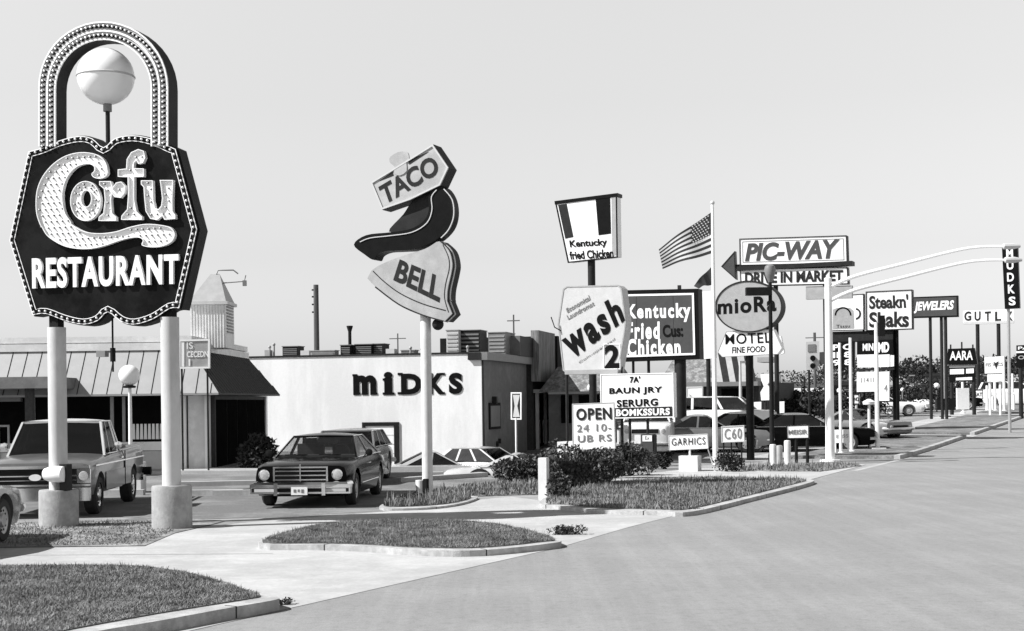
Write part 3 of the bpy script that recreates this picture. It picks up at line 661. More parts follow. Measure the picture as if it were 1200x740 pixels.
panel(f, f.P([(845, 312.5), (861, 294.5), (862.5, 328)]), 'arrow', 'signgrey', 0, .3); MB().ring(f.P([(845, 312.5), (861, 294.5), (862.5, 328)]), inset(f.P([(845, 312.5), (861, 294.5), (862.5, 328)]), .04), -.015, .02).build('arrow_rim', 'dark', f.root)
MB().box(f.uv(856, 313)[0], f.uv(868, 313)[0], .1, .2, f.uv(862, 314)[1], f.uv(862, 310)[1]).build('arrow_bracket', 'dark', f.root)
for x in (967, 909): f.pole(x, 330, .1, 'post', 'dark', .45)
# dark street lamp
f = Fr('street_lamp', 'dark street lamp post with teardrop head, standing in front of the oval sign', 'street lamp', 905, 44, 0, py=540)
MB().lathe([(.12, -.2), (.12, .3), (.075, .5), (.055, f.uv(904, 330)[1])], 0, 0, 12).build('post', 'blackmatte', f.root)
u, z = f.uv(904, 320); MB().lathe([(.04, -.32), (.13, -.12), (.18, .08), (.15, .2), (.06, .26)], 0, 0, 14, z).build('lamp_head', 'mid', f.root)
a, b = f.uv(874, 342), f.uv(904, 340); MB().box(a[0], b[0], -.12, .12, a[1]-.12, a[1]+.12).build('lamp_box', 'blackmatte', f.root)
# bollards
bo = MB().lathe([(.1, -.1), (.1, .6), (.09, .64), (.02, .65)], 0, 0, 14).build('bollard', 'whitedirty')
bo.location = (*grd(906, 546)[:2], 0); tag(bo, 'short white bollard just left of the dark lamp post foot', 'bollard', 'bollards at the lamp post')
for px, lab, s in ((913.5, 'grey stubby bollard touching the dark lamp post foot', .95), (923, 'tallest white bollard, right of the dark lamp post foot', 1.18)):
    o = bo.copy(); col.objects.link(o); o.location = (*grd(px, 546)[:2], 0); o.scale = (1, 1, s); o['label'] = lab
    if px < 920: o.data = bo.data.copy(); o.data.materials[0] = M['grey']
p = grd(637.5, 586.5); bo = MB().box(-.09, .09, -.09, .09, -.1, .86).box(-.085, .085, -.085, .085, .86, .875).build('marker_post', 'poleW', None, (p.x, p.y, 0), R(-20)); tag(bo, 'square white concrete post at the edge of the driveway in front of the hedge', 'post')
# white mast with arms
f = Fr('mast_arm_lamp', 'tall thick white mast with two long curved arms reaching right over the road', 'street lamp', 973, 46, 0, py=540)
zt = f.uv(970, 326)[1]
MB().lathe([(.33, -.05), (.33, .06), (.15, .07)], 0, 0, 16).build('base_plate', 'white', f.root)
MB().lathe([(.15, .05), (.125, 3), (.11, zt), (.03, zt+.04)], 0, 0, 18).build('mast', 'white', f.root)
for y0, tip, nm in (((972, 337), (1176, 289), 'upper_arm'), ((972, 353), (1178, 305), 'lower_arm')):
    pts = [(972, y0[1]), (1002, y0[1]-13), (1060, y0[1]-28), (1120, y0[1]-43), (1150, y0[1]-47.5), tip]; L = []
    for i, (x, y) in enumerate(smoothpts(pts, 5, False)):
        v = -2.2*(x-972)/204; u, z = f.uv(x, y, v); L.append((u, v, z))
    MB().tube(L, list(np.linspace(.065, .035, len(L)))).build('arm', 'white', f.root)
    u, v, z = L[-1]; MB().lathe([(.03, -.05), (.09, 0), (.1, .25), (.05, .5)], v, z, 10, u, 'x').build('lamp_head', 'light', f.root)
# vertical sign
f = Fr('vertical_sign', 'narrow black vertical sign with stacked white capitals beside the arm tips', 'sign', 1186, 66, -24, py=480)
p = f.P([(1174, 288), (1192.5, 287), (1195, 361), (1177.5, 362)]); panel(f, p, 'cabinet', 'black', 0, .5)
cs = [(1183, 297), (1183.5, 311), (1184, 325), (1185, 339), (1186, 353)]
for ch, (x, y) in zip('MUDKS', cs): text(f, ch, [(x-4, y-5), (x+4, y-5.3), (x+4.3, y+5), (x-3.7, y+5.3)], 'white', bold=.03)
f.pole(1181.5, 350, f.m(1.9), 'pole', 'steel', .25)
# steakhouse sign
f = Fr('steak_sign', 'white sign lettered steak and shakes with a drawn pitcher panel, above dark reader boards', 'sign', 1022, 69, -24, py=480)
p = f.P([(973, 347), (1012, 344.5), (1012.5, 387), (974, 388)]); panel(f, p, 'pitcher_panel', 'plastic', 0, .4); frame(f, p, .03, 'pitcher_frame', 'dark', -.02, .42)
p = f.P([(1014.5, 342), (1069, 339.5), (1069.5, 386), (1015, 388)]); panel(f, p, 'name_panel', 'plastic', 0, .45); frame(f, p, .04, 'name_frame', 'dark', -.03, .47)
text(f, "Steakn'", [(1018.5, 346.5), (1064, 345), (1065, 361), (1018.5, 362.5)], 'dark', bold=.03); text(f, 'Shaks', [(1018.5, 366), (1065, 364.5), (1065, 383.5), (1018.5, 384)], 'dark', bold=.03)
MB().prism(f.P([(976, 363), (981, 361), (996, 361), (1000, 364), (1001, 385), (976, 386)]), -.012, 0).build('pitcher_drawing', 'grey', f.root, smooth=0)
th = np.linspace(math.pi, 0, 12); MB().ring(f.P([(988+10*math.cos(t), 370-10*math.sin(t)) for t in th]), f.P([(988+8*math.cos(t), 370-8*math.sin(t)) for t in th]), -.016, 0, False).build('pitcher_drawing', 'black', f.root)
th = np.linspace(-1.4, 1.4, 10); MB().ring(f.P([(1002+7*math.cos(t), 368+7*math.sin(t)) for t in th]), f.P([(1002+5*math.cos(t), 368+5*math.sin(t)) for t in th]), -.016, 0, False).build('pitcher_drawing', 'dark', f.root)
text(f, 'Tsssu', [(980, 381), (996, 380.5), (996, 384), (980, 384.5)], 'black', v=-.016)
MB().prism(f.P([(974, 389), (1046, 387), (1046, 401), (974, 401)]), .1, .3).build('dark_panel', 'dark', f.root, smooth=0)
MB().prism(f.P([(974, 401), (1001, 400), (1001, 431), (974, 431)]), .05, .3).build('menu_panel', 'black', f.root, smooth=0)
MB().prism(f.P([(1004, 400), (1046, 398), (1047, 416), (1004, 417)]), .05, .3).build('menu_panel', 'black', f.root, smooth=0)
text(f, 'MINI', [(1011, 403), (1025, 402.5), (1025, 411), (1011, 411.5)], 'white', v=.04, bold=.03); text(f, 'MD', [(1029, 401.5), (1042, 401), (1042, 413), (1029, 413.5)], 'white', v=.04, bold=.05)
for k, s in enumerate(('P C', 'II 8', '9 8')): text(f, s, [(976, 404+k*9), (998, 403+k*9), (998, 410+k*9), (976, 411+k*9)], 'white', v=.04, bold=.03)
for i, q in enumerate(([(1004.5, 416), (1028, 415.5), (1028, 430.5), (1005, 431)], [(1029, 416), (1042.5, 415.5), (1042.5, 430), (1029, 430.5)], [(1043.5, 417), (1047.5, 416.5), (1047.5, 429.5), (1043.5, 430)])): panel(f, f.P(q), 'reader_board', 'white', -.02, .2)
MB().prism(f.P([(1003.5, 432.5), (1048, 431), (1048, 433.5), (1003.5, 435)]), -.04, .25).build('rail', 'dark', f.root, smooth=0)
panel(f, f.P([(1004, 436), (1027, 435.5), (1027, 459), (1004, 459.5)]), 'price_board', 'white', .0, .2); panel(f, f.P([(1030, 436), (1042, 435.5), (1042, 470), (1030, 470)]), 'price_board', 'white', .0, .2)
text(f, 'I I 4 I I', [(1009, 443), (1024, 442.5), (1024, 448), (1009, 448.5)], 'mid', v=-.01); text(f, '4', (1036, 451, 1040, 459), 'mid', v=-.01)
for x, r in ((1050.5, .1), (1047, .07), (1029, .05), (1012, .05)): f.pole(x, 386, r, 'post', 'black', .3)
# jewellers
f = Fr('jewellers_sign', 'wide dark grey jewelers sign with slanting white capitals on three thin posts', 'sign', 1096, 85, -24, py=480)
p = f.P([(1066, 348.5), (1122.5, 346.5), (1123, 371.5), (1066.5, 373)]); panel(f, p, 'cabinet', 'black', 0, .4); MB().prism(inset(p, .08), -.015, 0).build('face', 'signgrey', f.root, smooth=0)
text(f, 'JEWELERS', [(1071, 354), (1118, 352), (1118, 366), (1071, 367.5)], 'white', v=-.015, bold=.04, shear=.2)
for x, m in ((1090, 'dark'), (1103, 'dark'), (1108, 'dark')): f.pole(x, 368, .09, 'post', m, .2)
f = Fr('outline_letter_sign', 'thin see-through sign of separate dark capitals between two rails on two posts', 'sign', 1158, 115, -24, py=480)
p = f.P([(1129, 377.5), (1188, 376), (1188, 379), (1129, 380.5)]); MB().prism(p, 0, .3).build('rail', 'light', f.root, smooth=0)
panel(f, f.P([(1128.5, 364.5), (1188, 362.5), (1188, 377), (1128.5, 378)]), 'backing', 'plastic', .05, .2)
for s, x, w in (('G', 1130, 8), ('U', 1142, 7), ('T', 1154, 7), ('L', 1166, 7), ('K', 1180, 7)): text(f, s, [(x, 365.5), (x+w, 365), (x+w, 376), (x, 376.5)], 'dark', v=.03, bold=.03)
for x in (1145.5, 1170): f.pole(x, 378, .15, 'post', 'dark', .2)
f = Fr('black_gabled_sign', 'black trapezoid sign with white capitals above small reader panels', 'sign', 1128, 92, -24, py=480)
p = f.P([(1111, 409), (1142, 408), (1145.5, 427), (1109, 427.5)]); panel(f, p, 'cabinet', 'black', 0, .4); text(f, 'AARA', [(1113, 412), (1140, 411), (1140, 422), (1113, 422.5)], 'white', bold=.02)
for q, m in (([(1112, 428), (1142, 427.5), (1142, 430.5), (1112, 431)], 'grey'), ([(1112, 431), (1142, 430.5), (1142, 447), (1112, 447.5)], 'black')): panel(f, f.P(q), 'backing_panel', m, .1, .3)
for q in ([(1113, 433), (1129.5, 432.5), (1129.5, 438.5), (1113, 439)], [(1132, 432.5), (1141, 432), (1141, 437.5), (1132, 438)], [(1120, 443), (1139, 442), (1139, 445.5), (1120, 446)]): panel(f, f.P(q), 'reader_board', 'plastic', .06, .1)
for x in (1114, 1127, 1140): f.pole(x, 404 if x != 1127 else 401, .05, 'finial_rod', 'dark', .2, ybase=1, zb=f.uv(x, 409)[1])
for x in (1115, 1141): f.pole(x, 430, .12, 'post', 'dark', .25)
f = Fr('white_bird_sign', 'white square sign with a dark bird-like mark over a smaller white board', 'sign', 1166, 88, -24, py=480)
panel(f, f.P([(1153.5, 419), (1176.5, 417.5), (1177, 437.5), (1154, 438)]), 'board', 'white', 0, .3); panel(f, f.P([(1157, 439), (1177, 438.5), (1177, 447), (1157, 447.5)]), 'lower_board', 'white', 0, .25)
MB().prism(f.P([(1164, 424), (1167, 425.5), (1170, 423.5), (1167.5, 433)]), -.02, 0).build('mark', 'dark', f.root, smooth=0); text(f, 'FIS WCS', [(1155, 426), (1175.5, 425), (1175.5, 429), (1155, 430)], 'mid', v=-.005, bold=.02)
for x in (1160, 1172): f.pole(x, 440, .08, 'post', 'white', .2)
f = Fr('edge_sign', 'black multi-panel sign cut off at the right edge of the photo', 'sign', 1201, 84, -24, py=480)
for q in ([(1191, 405), (1212, 404), (1212, 411), (1191, 411.5)], [(1191, 414), (1212, 413.5), (1212, 430), (1191, 430.5)]): panel(f, f.P(q), 'cabinet', 'black', 0, .3)
panel(f, f.P([(1191, 411.5), (1212, 411), (1212, 413.5), (1191, 414)]), 'white_bar', 'white', .02, .28); text(f, 'PA', [(1193, 406.5), (1206, 406), (1206, 409.5), (1193, 410)], 'white', bold=.02); text(f, 'OIL', [(1193, 417), (1208, 416.5), (1208, 421), (1193, 421.5)], 'grey', bold=.02)
f.pole(1196, 430, .12, 'post', 'dark', .15)
# lollipop wire sign by the muffler shop
f = Fr('wire_sign', 'thin white outline sign on a slim post beside the grey end wall', 'sign', 604, 46.5, -20, py=530)
p = f.P([(598.5, 460), (611, 460), (611, 492), (598.5, 492)]); frame(f, p, .04, 'frame', 'white', 0, .03); f.pole(604.5, 490, .03, 'post', 'white', .015)
MB().prism(f.P([(601, 463), (609, 463), (606, 476), (609, 489), (601, 489), (603, 476)]), .005, .025).build('mesh_panel', 'light', f.root)
# square poster and numbered board
f = Fr('poster_panel', 'white framed poster on the dark front of the striped-roof restaurant', 'sign', 814, 69, -24, py=480)
p = f.P([(804.5, 453.5), (823.5, 453), (823.5, 479), (804.5, 479.5)]); panel(f, p, 'board', 'white', 0, .1); frame(f, p, .06, 'frame', 'light', -.02, .05); MB().prism(f.P([(808, 462), (812, 465), (811, 470), (808, 468)]), -.01, 0).build('mark', 'grey', f.root)
f.pole(814, 478, .05, 'post', 'dark', .05)
f = Fr('numeral_board', 'long white board with the numeral 3 behind the black post', 'sign', 886, 66, -20, py=500)
panel(f, f.P([(851, 473.5), (878, 471.5), (878, 486), (851, 487)]), 'board', 'white', 0, .1); panel(f, f.P([(882, 471.5), (892, 471), (892, 486), (882, 486.5)]), 'board', 'white', 0, .1); panel(f, f.P([(909, 471), (919, 470.5), (919, 484), (909, 485)]), 'board', 'white', 0, .1)
text(f, '3', (864, 475.5, 867.5, 481), 'dark', bold=.02); f.pole(855, 486, .05, 'leg', 'white', .05); f.pole(890, 486, .05, 'leg', 'white', .05); f.pole(914, 486, .05, 'leg', 'white', .05)
f = Fr('jug_sign', 'white jug-shaped sign on a thin post behind the black oval-sign post', 'sign', 897, 62, -20, py=480)
panel(f, f.P([(891, 439), (904, 438), (903, 446), (899, 451), (901, 453), (904, 459), (904, 469), (892, 469.5), (891, 460), (895, 453), (892, 446)]), 'board', 'white', 0, .25); f.pole(897, 465, .06, 'post', 'dark', .1)
f = Fr('pale_panel', 'pale blank boxy sign panel on a pole behind the flagpole', 'sign', 829, 64, -24, py=480)
panel(f, f.P([(822, 342), (836, 341), (838, 420), (822, 421)]), 'panel', 'plastic', 0, .3); f.pole(830, 418, .1, 'pole', 'dark', .15)
f = Fr('hanging_lamp_board', 'small rounded white board behind the right rim of the fine food sign', 'sign', 912, 66, -24, py=480)
panel(f, f.P([(908, 396), (915, 394), (919, 414), (914, 416), (908, 412)]), 'board', 'plastic', 0, .2); f.pole(911, 412, .06, 'post', 'dark', .1)
# gas pump style box
f = Fr('vending_box', 'upright dark grey box with small white label, beside the hedge', 'vending box', 759, 44, -18, py=540)
q = f.rect(751, 509, 765, 546); (l, t), (r, _) = q[0], q[1]; MB().box(l, r, 0, .45, -.05, t).build('cabinet', 'signgrey', f.root, smooth=0); MB().box(r+.003, r+.03, .0, .45, -.05, t-.03).build('side_panel', 'black', f.root, smooth=0)
MB().prism(f.rect(753, 510.5, 764, 517.5), -.015, 0).build('label_plate', 'white', f.root, smooth=0); text(f, 'Ex', (756, 511.5, 761, 515.5), 'dark', v=-.015); MB().box(l+.05, r-.1, -.02, 0, t-.6, t-.55).build('slot', 'black', f.root)
# ------------------------------------------------------------------ restaurant building on the left
f = Fr('restaurant_building', 'low restaurant with pale standing-seam awning, shade-darkened side awning and a small white cupola', 'building', 130, 43.5, 0, py=480)
uL = f.uv(-140, 460)[0]; uR = f.uv(256, 460)[0]; zE = f.uv(256, 460.5)[1]; zT = f.uv(150, 411, 1.0)[1]; D = 11.5
MB().add([(uL,0,zE),(uR,0,zE),(uR-1,1,zT),(uL,1,zT),(uL,0,zE-.06),(uR,0,zE-.06),(uR-.9,.98,zE-.06),(uL,.98,zE-.06)], [(0,1,2,3),(0,4,5,1),(4,7,6,5),(3,2,6,7),(0,3,7,4),(1,5,6,2)]).build('awning', 'awning', f.root, smooth=0)
MB().add([(uR+.004,.004,zE),(uR+.004,D,zE),(uR-.996,D-1,zT),(uR-.996,1,zT),(uR+.004,.004,zE-.06),(uR+.004,D,zE-.06),(uR-.95,D-.98,zE-.06),(uR-.9,.98,zE-.06)], [(0,1,2,3),(0,4,5,1),(4,7,6,5),(3,2,6,7),(0,3,7,4),(1,5,6,2)]).build('side_awning', 'awningshade', f.root, smooth=0)
sm = MB()
for k in range(60):
    x = uL+.1+k*.445
    if x > uR-.15: break
    t = min(1, max(0, uR-x-.02)); sm.tube([(x, -.005, zE), (x, t-.005, zE+(zT-zE)*t)], .014, 4)
sm.build('seam', 'dark', f.root)
sm = MB()
for k in range(26):
    y = .5+k*.43
    t = min(1, y); t2 = min(1, D-y)
    if t2 <= .05: break
    t = min(t, t2); sm.tube([(uR+.01, y, zE), (uR+.01-t, y, zE+(zT-zE)*t)], .02, 4)
sm.build('seam', 'signgrey', f.root)
zF = f.uv(150, 394.5, 1.0)[1]; zM = f.uv(150, 402.5, 1.0)[1]
MB().box(uL, uR-.97, .93, D-1, zT, zM).build('fascia', 'whitedirty', f.root, smooth=0); MB().box(uL, uR-1.0, .97, D-1.1, zM+.03, zF).box(uL, uR-1.1, 1.05, D-1.2, zM, zM+.03).build('parapet', 'whitedirty', f.root, smooth=0)
MB().box(uL, uR-1.05, 1.06, 1.4, -.1, zE-.06).build('wall', 'brickdark', f.root, smooth=0)
zs = f.uv(170, 518, 1.05)[1]; zc = f.uv(170, 527, 1.05)[1]
U = lambda px, v=1.05: f.uv(px, 500, v)[0]
MB().box(uL, U(204), .98, 1.06, zc-.03, zs).build('window_sill', 'white', f.root, smooth=0); MB().box(uL, U(204), 1.0, 1.058, -.1, zc-.05).build('low_wall', 'light', f.root, smooth=0)
for a, b in ((-100, -30), (-26, 38), (42, 130), (134, 144), (147.5, 190), (192, 203)):
    w = MB().box(U(a), U(b), 1.03, 1.058, zs+.01, zE-.08).build('window', 'shopglass', f.root, smooth=0)
for a, b in ((130, 134), (144, 147.5), (190, 192), (38, 42)): MB().box(U(a), U(b), .99, 1.058, zs+.01, zE-.07).build('mullion', 'grey', f.root, smooth=0)
cu = MB(); zc0, zc1 = f.uv(170, 515, 1.0)[1], f.uv(170, 497, 1.0)[1]
for x in np.arange(150.5, 188, 4.6): cu.prism([(U(x), zc0), (U(x+3.6), zc0), (U(x+3.3), zc1), (U(x+.6), zc1)], 1.005, 1.02)
cu.build('cafe_curtain', 'white', f.root, smooth=0)
cu = MB()
for x in (101, 106, 113): cu.prism([(U(x), zc0), (U(x+3), zc0), (U(x+2.6), zc1), (U(x), zc1)], 1.005, 1.02)
cu.build('cafe_curtain', 'white', f.root, smooth=0)
MB().box(U(204), U(219), .9, 1.5, -.1, zE-.07).build('pilaster', 'white', f.root, smooth=0); MB().box(U(221), U(240), 1.0, 1.5, -.1, zE-.07).build('pilaster', 'whitedirty', f.root, smooth=0)
MB().box(U(240.5), U(243.5), .95, 1.5, -.1, zE-.07).build('corner_post', 'white', f.root, smooth=0)
us = uR-.42
MB().box(us-.3, us, 1.5, 10.6, -.1, zE-.07).build('side_wall', 'brickdark', f.root, smooth=0)
for k in range(5): MB().box(us-.02, us+.02, 1.65+k*1.78, 3.3+k*1.78, .1, zE-.2).build('side_window', 'shopglass', f.root, smooth=0)
MB().box(us-.1, us+.05, 10.6, 10.9, -.1, zE-.07).build('corner_post', 'white', f.root, smooth=0)
MB().box(uL, uR-1.2, 1.4, D-1.3, zF-.25, zF-.1).build('roof', 'grey', f.root, smooth=0)
# cupola
v0 = 3.0; l, r = f.uv(223, 370, v0)[0], f.uv(264, 370, v0)[0]; zb, zt = zF-.3, f.uv(245, 357, v0)[1]; w = r-l
MB().box(l, r, v0, v0+w*1.3, zb, zt).build('cupola', 'whitedirty', f.root, smooth=0)
sd = MB()
for k in range(12): sd.box(l+w*(k+.5)/12-.005, l+w*(k+.5)/12+.005, v0-.012, v0, zb, zt-.02)
sd.build('siding_batten', 'light', f.root, smooth=0)
sd = MB()
for k in range(9): sd.box(r, r+.03, v0+.2, v0+w*1.1, zb+.5+k*.1, zb+.54+k*.1)
sd.build('louvre', 'mid', f.root, smooth=0)
MB().box(l-.09, r+.09, v0-.09, v0+w*1.3+.09, zt, zt+.1).build('cupola_cornice', 'light', f.root, smooth=0)
za = f.uv(250, 321, v0+.6)[1]; cx_, cy_ = (l+r)/2+.1, v0+w*.65
MB().add([(l-.03, v0-.03, zt+.1), (r+.03, v0-.03, zt+.1), (r+.03, v0+w*1.3+.03, zt+.1), (l-.03, v0+w*1.3+.03, zt+.1), (cx_-.15, cy_, za), (cx_+.15, cy_, za)], [(0,1,5,4), (1,2,5), (2,3,4,5), (3,0,4), (3,2,1,0)]).build('cupola_roof', 'grey', f.root, smooth=0)
o = MB().tube([(cx_, cy_, za-.1), (cx_+.1, cy_, za+.12), (cx_+.6, cy_, za+.12), (cx_+.75, cy_, za-.0)], .025, 6).tube([(cx_+.2, cy_, za-.3), (cx_+.95, cy_, za-.25), (cx_+1.0, cy_, za-.05)], .02, 6).box(cx_+.9, cx_+1.02, cy_-.05, cy_+.05, za-.4, za-.22).build('weathervane_arm', 'mid', f.root)  # weathervane arms on the cupola roof
# canopy at the entrance
a, b = f.uv(-80, 441, -2.2), f.uv(58, 455, -2.2); MB().box(a[0], b[0], -2.2, .9, b[1], f.uv(20, 442, -2.2)[1]).build('entrance_canopy', 'greywall', f.root, smooth=0)
MB().box(f.uv(29, 470, -1.9)[0], f.uv(38, 470, -1.9)[0], -1.9, -1.7, -.1, f.uv(33, 455, -1.9)[1]).build('canopy_post', 'brickdark', f.root, smooth=0)
MB().box(f.uv(-60, 470, .8)[0], f.uv(24, 470, .8)[0], .8, 1.0, f.uv(0, 471, .8)[1], f.uv(0, 456, .8)[1]).build('transom_panel', 'mid', f.root, smooth=0)
MB().ring([(U(-2), zE-.9), (U(12), zE-.9), (U(12), 0), (U(-2), 0)], inset([(U(-2), zE-.9), (U(12), zE-.9), (U(12), 0), (U(-2), 0)], .06), .96, 1.02).build('door_frame', 'grey', f.root, smooth=0)
# roof sign
f2 = Fr('awning_sign', 'small grey rectangular sign with white letters, standing in front of the pale awning', 'sign', 228, 43.0, 0, py=480)
p = f2.P([(209.5, 398.5), (246, 397.5), (246, 432), (209.5, 432.5)]); panel(f2, p, 'board', 'grey', 0, .12); frame(f2, p, .05, 'frame', 'white', -.02, .1)
MB().prism(f2.P([(211, 401), (216, 401), (216, 430), (211, 430)]), -.01, 0).build('white_band', 'white', f2.root, smooth=0)
text(f2, 'CECEDN', [(219, 412), (244, 411.5), (244, 418.5), (219, 419)], 'white', bold=.02); text(f2, 'IS', (219, 401.5, 226, 409), 'white'); text(f2, 'I', (221, 421, 223, 429), 'white')
f2.pole(213, 432, .03, 'leg', 'dark', .06); f2.pole(243, 432, .03, 'leg', 'dark', .06)

# ------------------------------------------------------------------ white muffler shop
f = Fr('muffler_shop', 'plain white flat-roofed shop with dark MIDKS lettering, roof machinery and a shade-grey right-hand end', 'building', 435, 57.0, -13, py=480)
uL, uR = f.uv(262, 470)[0], f.uv(565, 470)[0]; zt = f.uv(440, 417)[1]; D = 8.0
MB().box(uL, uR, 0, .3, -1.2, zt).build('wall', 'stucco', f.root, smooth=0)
MB().box(uR-.25, uR-.003, .302, D, -1.2, zt-.25).build('end_wall', 'greywall', f.root, smooth=0)  # greyed end: shade of the side turned from the sun is in the colour
MB().box(uL-.05, uR-.5, -.04, .34, zt+.003, zt+.07).build('coping', 'dark', f.root, smooth=0)
MB().box(uL, uR-.3, .3, D, zt-.35, zt-.2).build('roof', 'dark', f.root, smooth=0)
a, b = f.uv(549, 413, -.1), f.uv(567, 422, -.1); zf0, zf1 = b[1], a[1]
MB().box(a[0], uR+.25, -.09, D+.1, zf0+.0, zf1).build('fascia', 'mid', f.root, smooth=0); MB().box(a[0]-.03, uR-.02, -.12, -.092, zf0+.01, zf1-.01).build('fascia_end', 'dark', f.root, smooth=0)
MB().box(uR, uR+.06, -.03, .1, -.1, zf0).build('corner_pipe', 'dark', f.root, smooth=0)
q = [(414, 437), (541, 437.5)]
LET = [('m', 414, 441, 440, 463), ('i', 450, 460, 436, 463), ('D', 470, 494, 438, 462.5), ('K', 502, 521, 437.5, 462), ('S', 526, 542, 437, 462)]
for ch, x0, x1, y0, y1 in LET: text(f, ch, (x0, y0, x1, y1), 'black', v=-.008, bold=.055, ext=.02)
sr = MB()                                         # slab serifs of the lettering
for x, y in ((414.5, 440), (450, 445), (450, 461.5), (458, 461.5), (467.5, 438.5), (467.5, 461), (500, 438.5), (500, 461), (517, 438.5), (517, 461), (418, 461.5), (427, 461.5), (438, 461.5)):
    u, z = f.uv(x+2, y); sr.box(u-f.m(3.5), u+f.m(2.5), -.027, -.012, z-f.m(1.3), z+f.m(1.3))
sr.build('lettering_serif', 'black', f.root, smooth=0)
d = f.rect(425, 495, 468, 545); MB().ring([(d[0][0], d[0][1]), (d[1][0], d[1][1]), (d[1][0], -.1), (d[0][0], -.1)], [(d[0][0]+.12, d[0][1]-.14), (d[1][0]-.2, d[1][1]-.14), (d[1][0]-.2, -.1), (d[0][0]+.12, -.1)], -.06, .01).build('door_frame', 'blackmatte', f.root, smooth=0)
dm = MB().box(d[0][0]+.13, d[1][0]-.21, -.02, .01, -.1, d[0][1]-.15).build('roller_door', 'white', f.root, smooth=0)
db = MB()
for i in range(1, 4): db.box(d[0][0]+.13, d[1][0]-.21, -.03, -.021, d[0][1]-.15-i*.36, d[0][1]-.135-i*.36)
for x in (.42, .75): db.box(d[0][0]+x, d[0][0]+x+.05, -.034, -.021, d[0][1]-.45, d[0][1]-.25)
db.build('door_rib', 'light', dm, smooth=0)
for (x0, x1, y0, v, dp, m) in ((523, 537, 387.5, 2.2, .7, 'light'), (538.5, 562, 387.5, 2.6, 1.2, 'dark'), (399, 411, 405, 1.6, .8, 'black'), (416, 436, 404, 1.8, .8, 'black'), (437, 449, 403.5, 2, .8, 'dark'), (331, 349, 406.5, 2, .7, 'dark'), (572, 592, 390, 4.5, 1.8, 'mid'), (352, 362, 411, 1.2, .4, 'light'), (452, 462, 409, 1.2, .5, 'light'), (470, 486, 411, 1.5, .5, 'mid'), (310, 316, 410.5, 1.2, .3, 'grey'), (364, 392, 411.5, 1.0, .5, 'grey')):
    a, b, z = f.uv(x0, y0, v)[0], f.uv(x1, y0, v)[0], f.uv((x0+x1)/2, y0, v)[1]
    o = MB().box(a, b, v, v+dp, zt-.3, z).build('rooftop_unit', m, f.root, smooth=0)
    if x1-x0 > 10:
        sl = MB(); 
        for k in range(6): sl.box(a+.04, b-.04, v-.02, v, zt+.04+k*(z-zt-.08)/6, zt+.04+(k+.45)*(z-zt-.08)/6)
        sl.box(a-.03, b+.03, v-.03, v+dp+.03, z, z+.03).build('grille', 'mid' if m in ('black', 'dark') else 'grey', o, smooth=0)
u = f.uv(410, 400, 3)[0]; z1 = f.uv(410, 382, 3)[1]; MB().lathe([(.07, zt-.3), (.07, z1-.25), (.14, z1-.02), (.12, z1)], u, 3, 12).build('vent_stack', 'dark', f.root)
for x, y in ((316, 407), (321, 404), (481, 408), (494, 409), (548, 407)):
    u, z = f.uv(x, y, 1.5); MB().cyl(u, 1.5, zt-.3, z, .04).sphere(u, 1.5, z, .07, 8, 6).build('roof_vent', 'grey', f.root)
for (v, z0, z1, w) in ((1.0, 1.5, 2.55, 1.2),): 
    fr = MB().box(uR, uR+.06, v, v+w*1.5, z0, z1).build('wall_sign', 'blackmatte', f.root, smooth=0); MB().box(uR+.06, uR+.07, v+.12, v+w*1.5-.12, z0+.1, z1-.12).build('wall_sign_face', 'mid', fr, smooth=0)
MB().box(uR, uR+.18, 1.6, 1.8, 2.5, 2.8).build('wall_lamp', 'dark', f.root); MB().cyl(uR+.06, 2.2, .3, 1.0, .05).cyl(uR+.06, 2.6, .9, 1.1, .06).build('meter_pipe', 'dark', f.root)
# wooden-fronted shop beyond it
f2 = Fr('board_front_shop', 'shop with weathered vertical boards above a dark glazed front, beyond the white muffler shop', 'building', 435, 57.0, -13, py=480)
A, B = uR-5, uR+.2; v0 = D+.3; v1 = v0+2
while f.uv(651, 460, v1)[0] > B+.35 and v1 < 40: v1 += .1
v1 += 1.75
MB().box(A, B, v0, v1, -.2, zt+.15).build('wall', 'brickdark', f2.root, smooth=0)
zz = zt+1.25
MB().box(B, B+.35, v0-.2, v1-1.8, zt-1.0, zz).build('board_fascia', 'wood', f2.root, smooth=0); MB().box(A, B+.45, v1-1.75, v1+.4, -.2, zz-.1).build('end_pier', 'blackmatte', f2.root, smooth=0)
MB().box(B+.003, B+.5, v0+.2, v1-2.0, zt-1.5, zt-1.35).build('front_beam', 'light', f2.root, smooth=0)
for k in range(4): MB().box(B, B+.08, v0+.6+k*1.7, v0+1.9+k*1.7, .1, zt-1.6).build('window', 'shopglass', f2.root, smooth=0)
for k in range(4): MB().box(B+.05, B+.2, v0+.35+k*1.75, v0+.5+k*1.75, -.1, zt-1.5).build('column', 'light' if k < 3 else 'mid', f2.root, smooth=0)
cu = MB()
for k in range(6): cu.box(B+.09, B+.11, v0+.8+k*.9, v0+1.05+k*.9, .7, 1.75)
cu.build('window_poster', 'white', f2.root, smooth=0)
# box on its roof
MB().box(uR-.9, uR+.3, 5.5, 8.2, zf1, zf1+.85).build('rooftop_box', 'dark', f.root, smooth=0); MB().box(uR-.9, uR+.3, 5.46, 5.497, zf1+.01, zf1+.84).build('rooftop_box_panel', 'greywall', f.root, smooth=0)

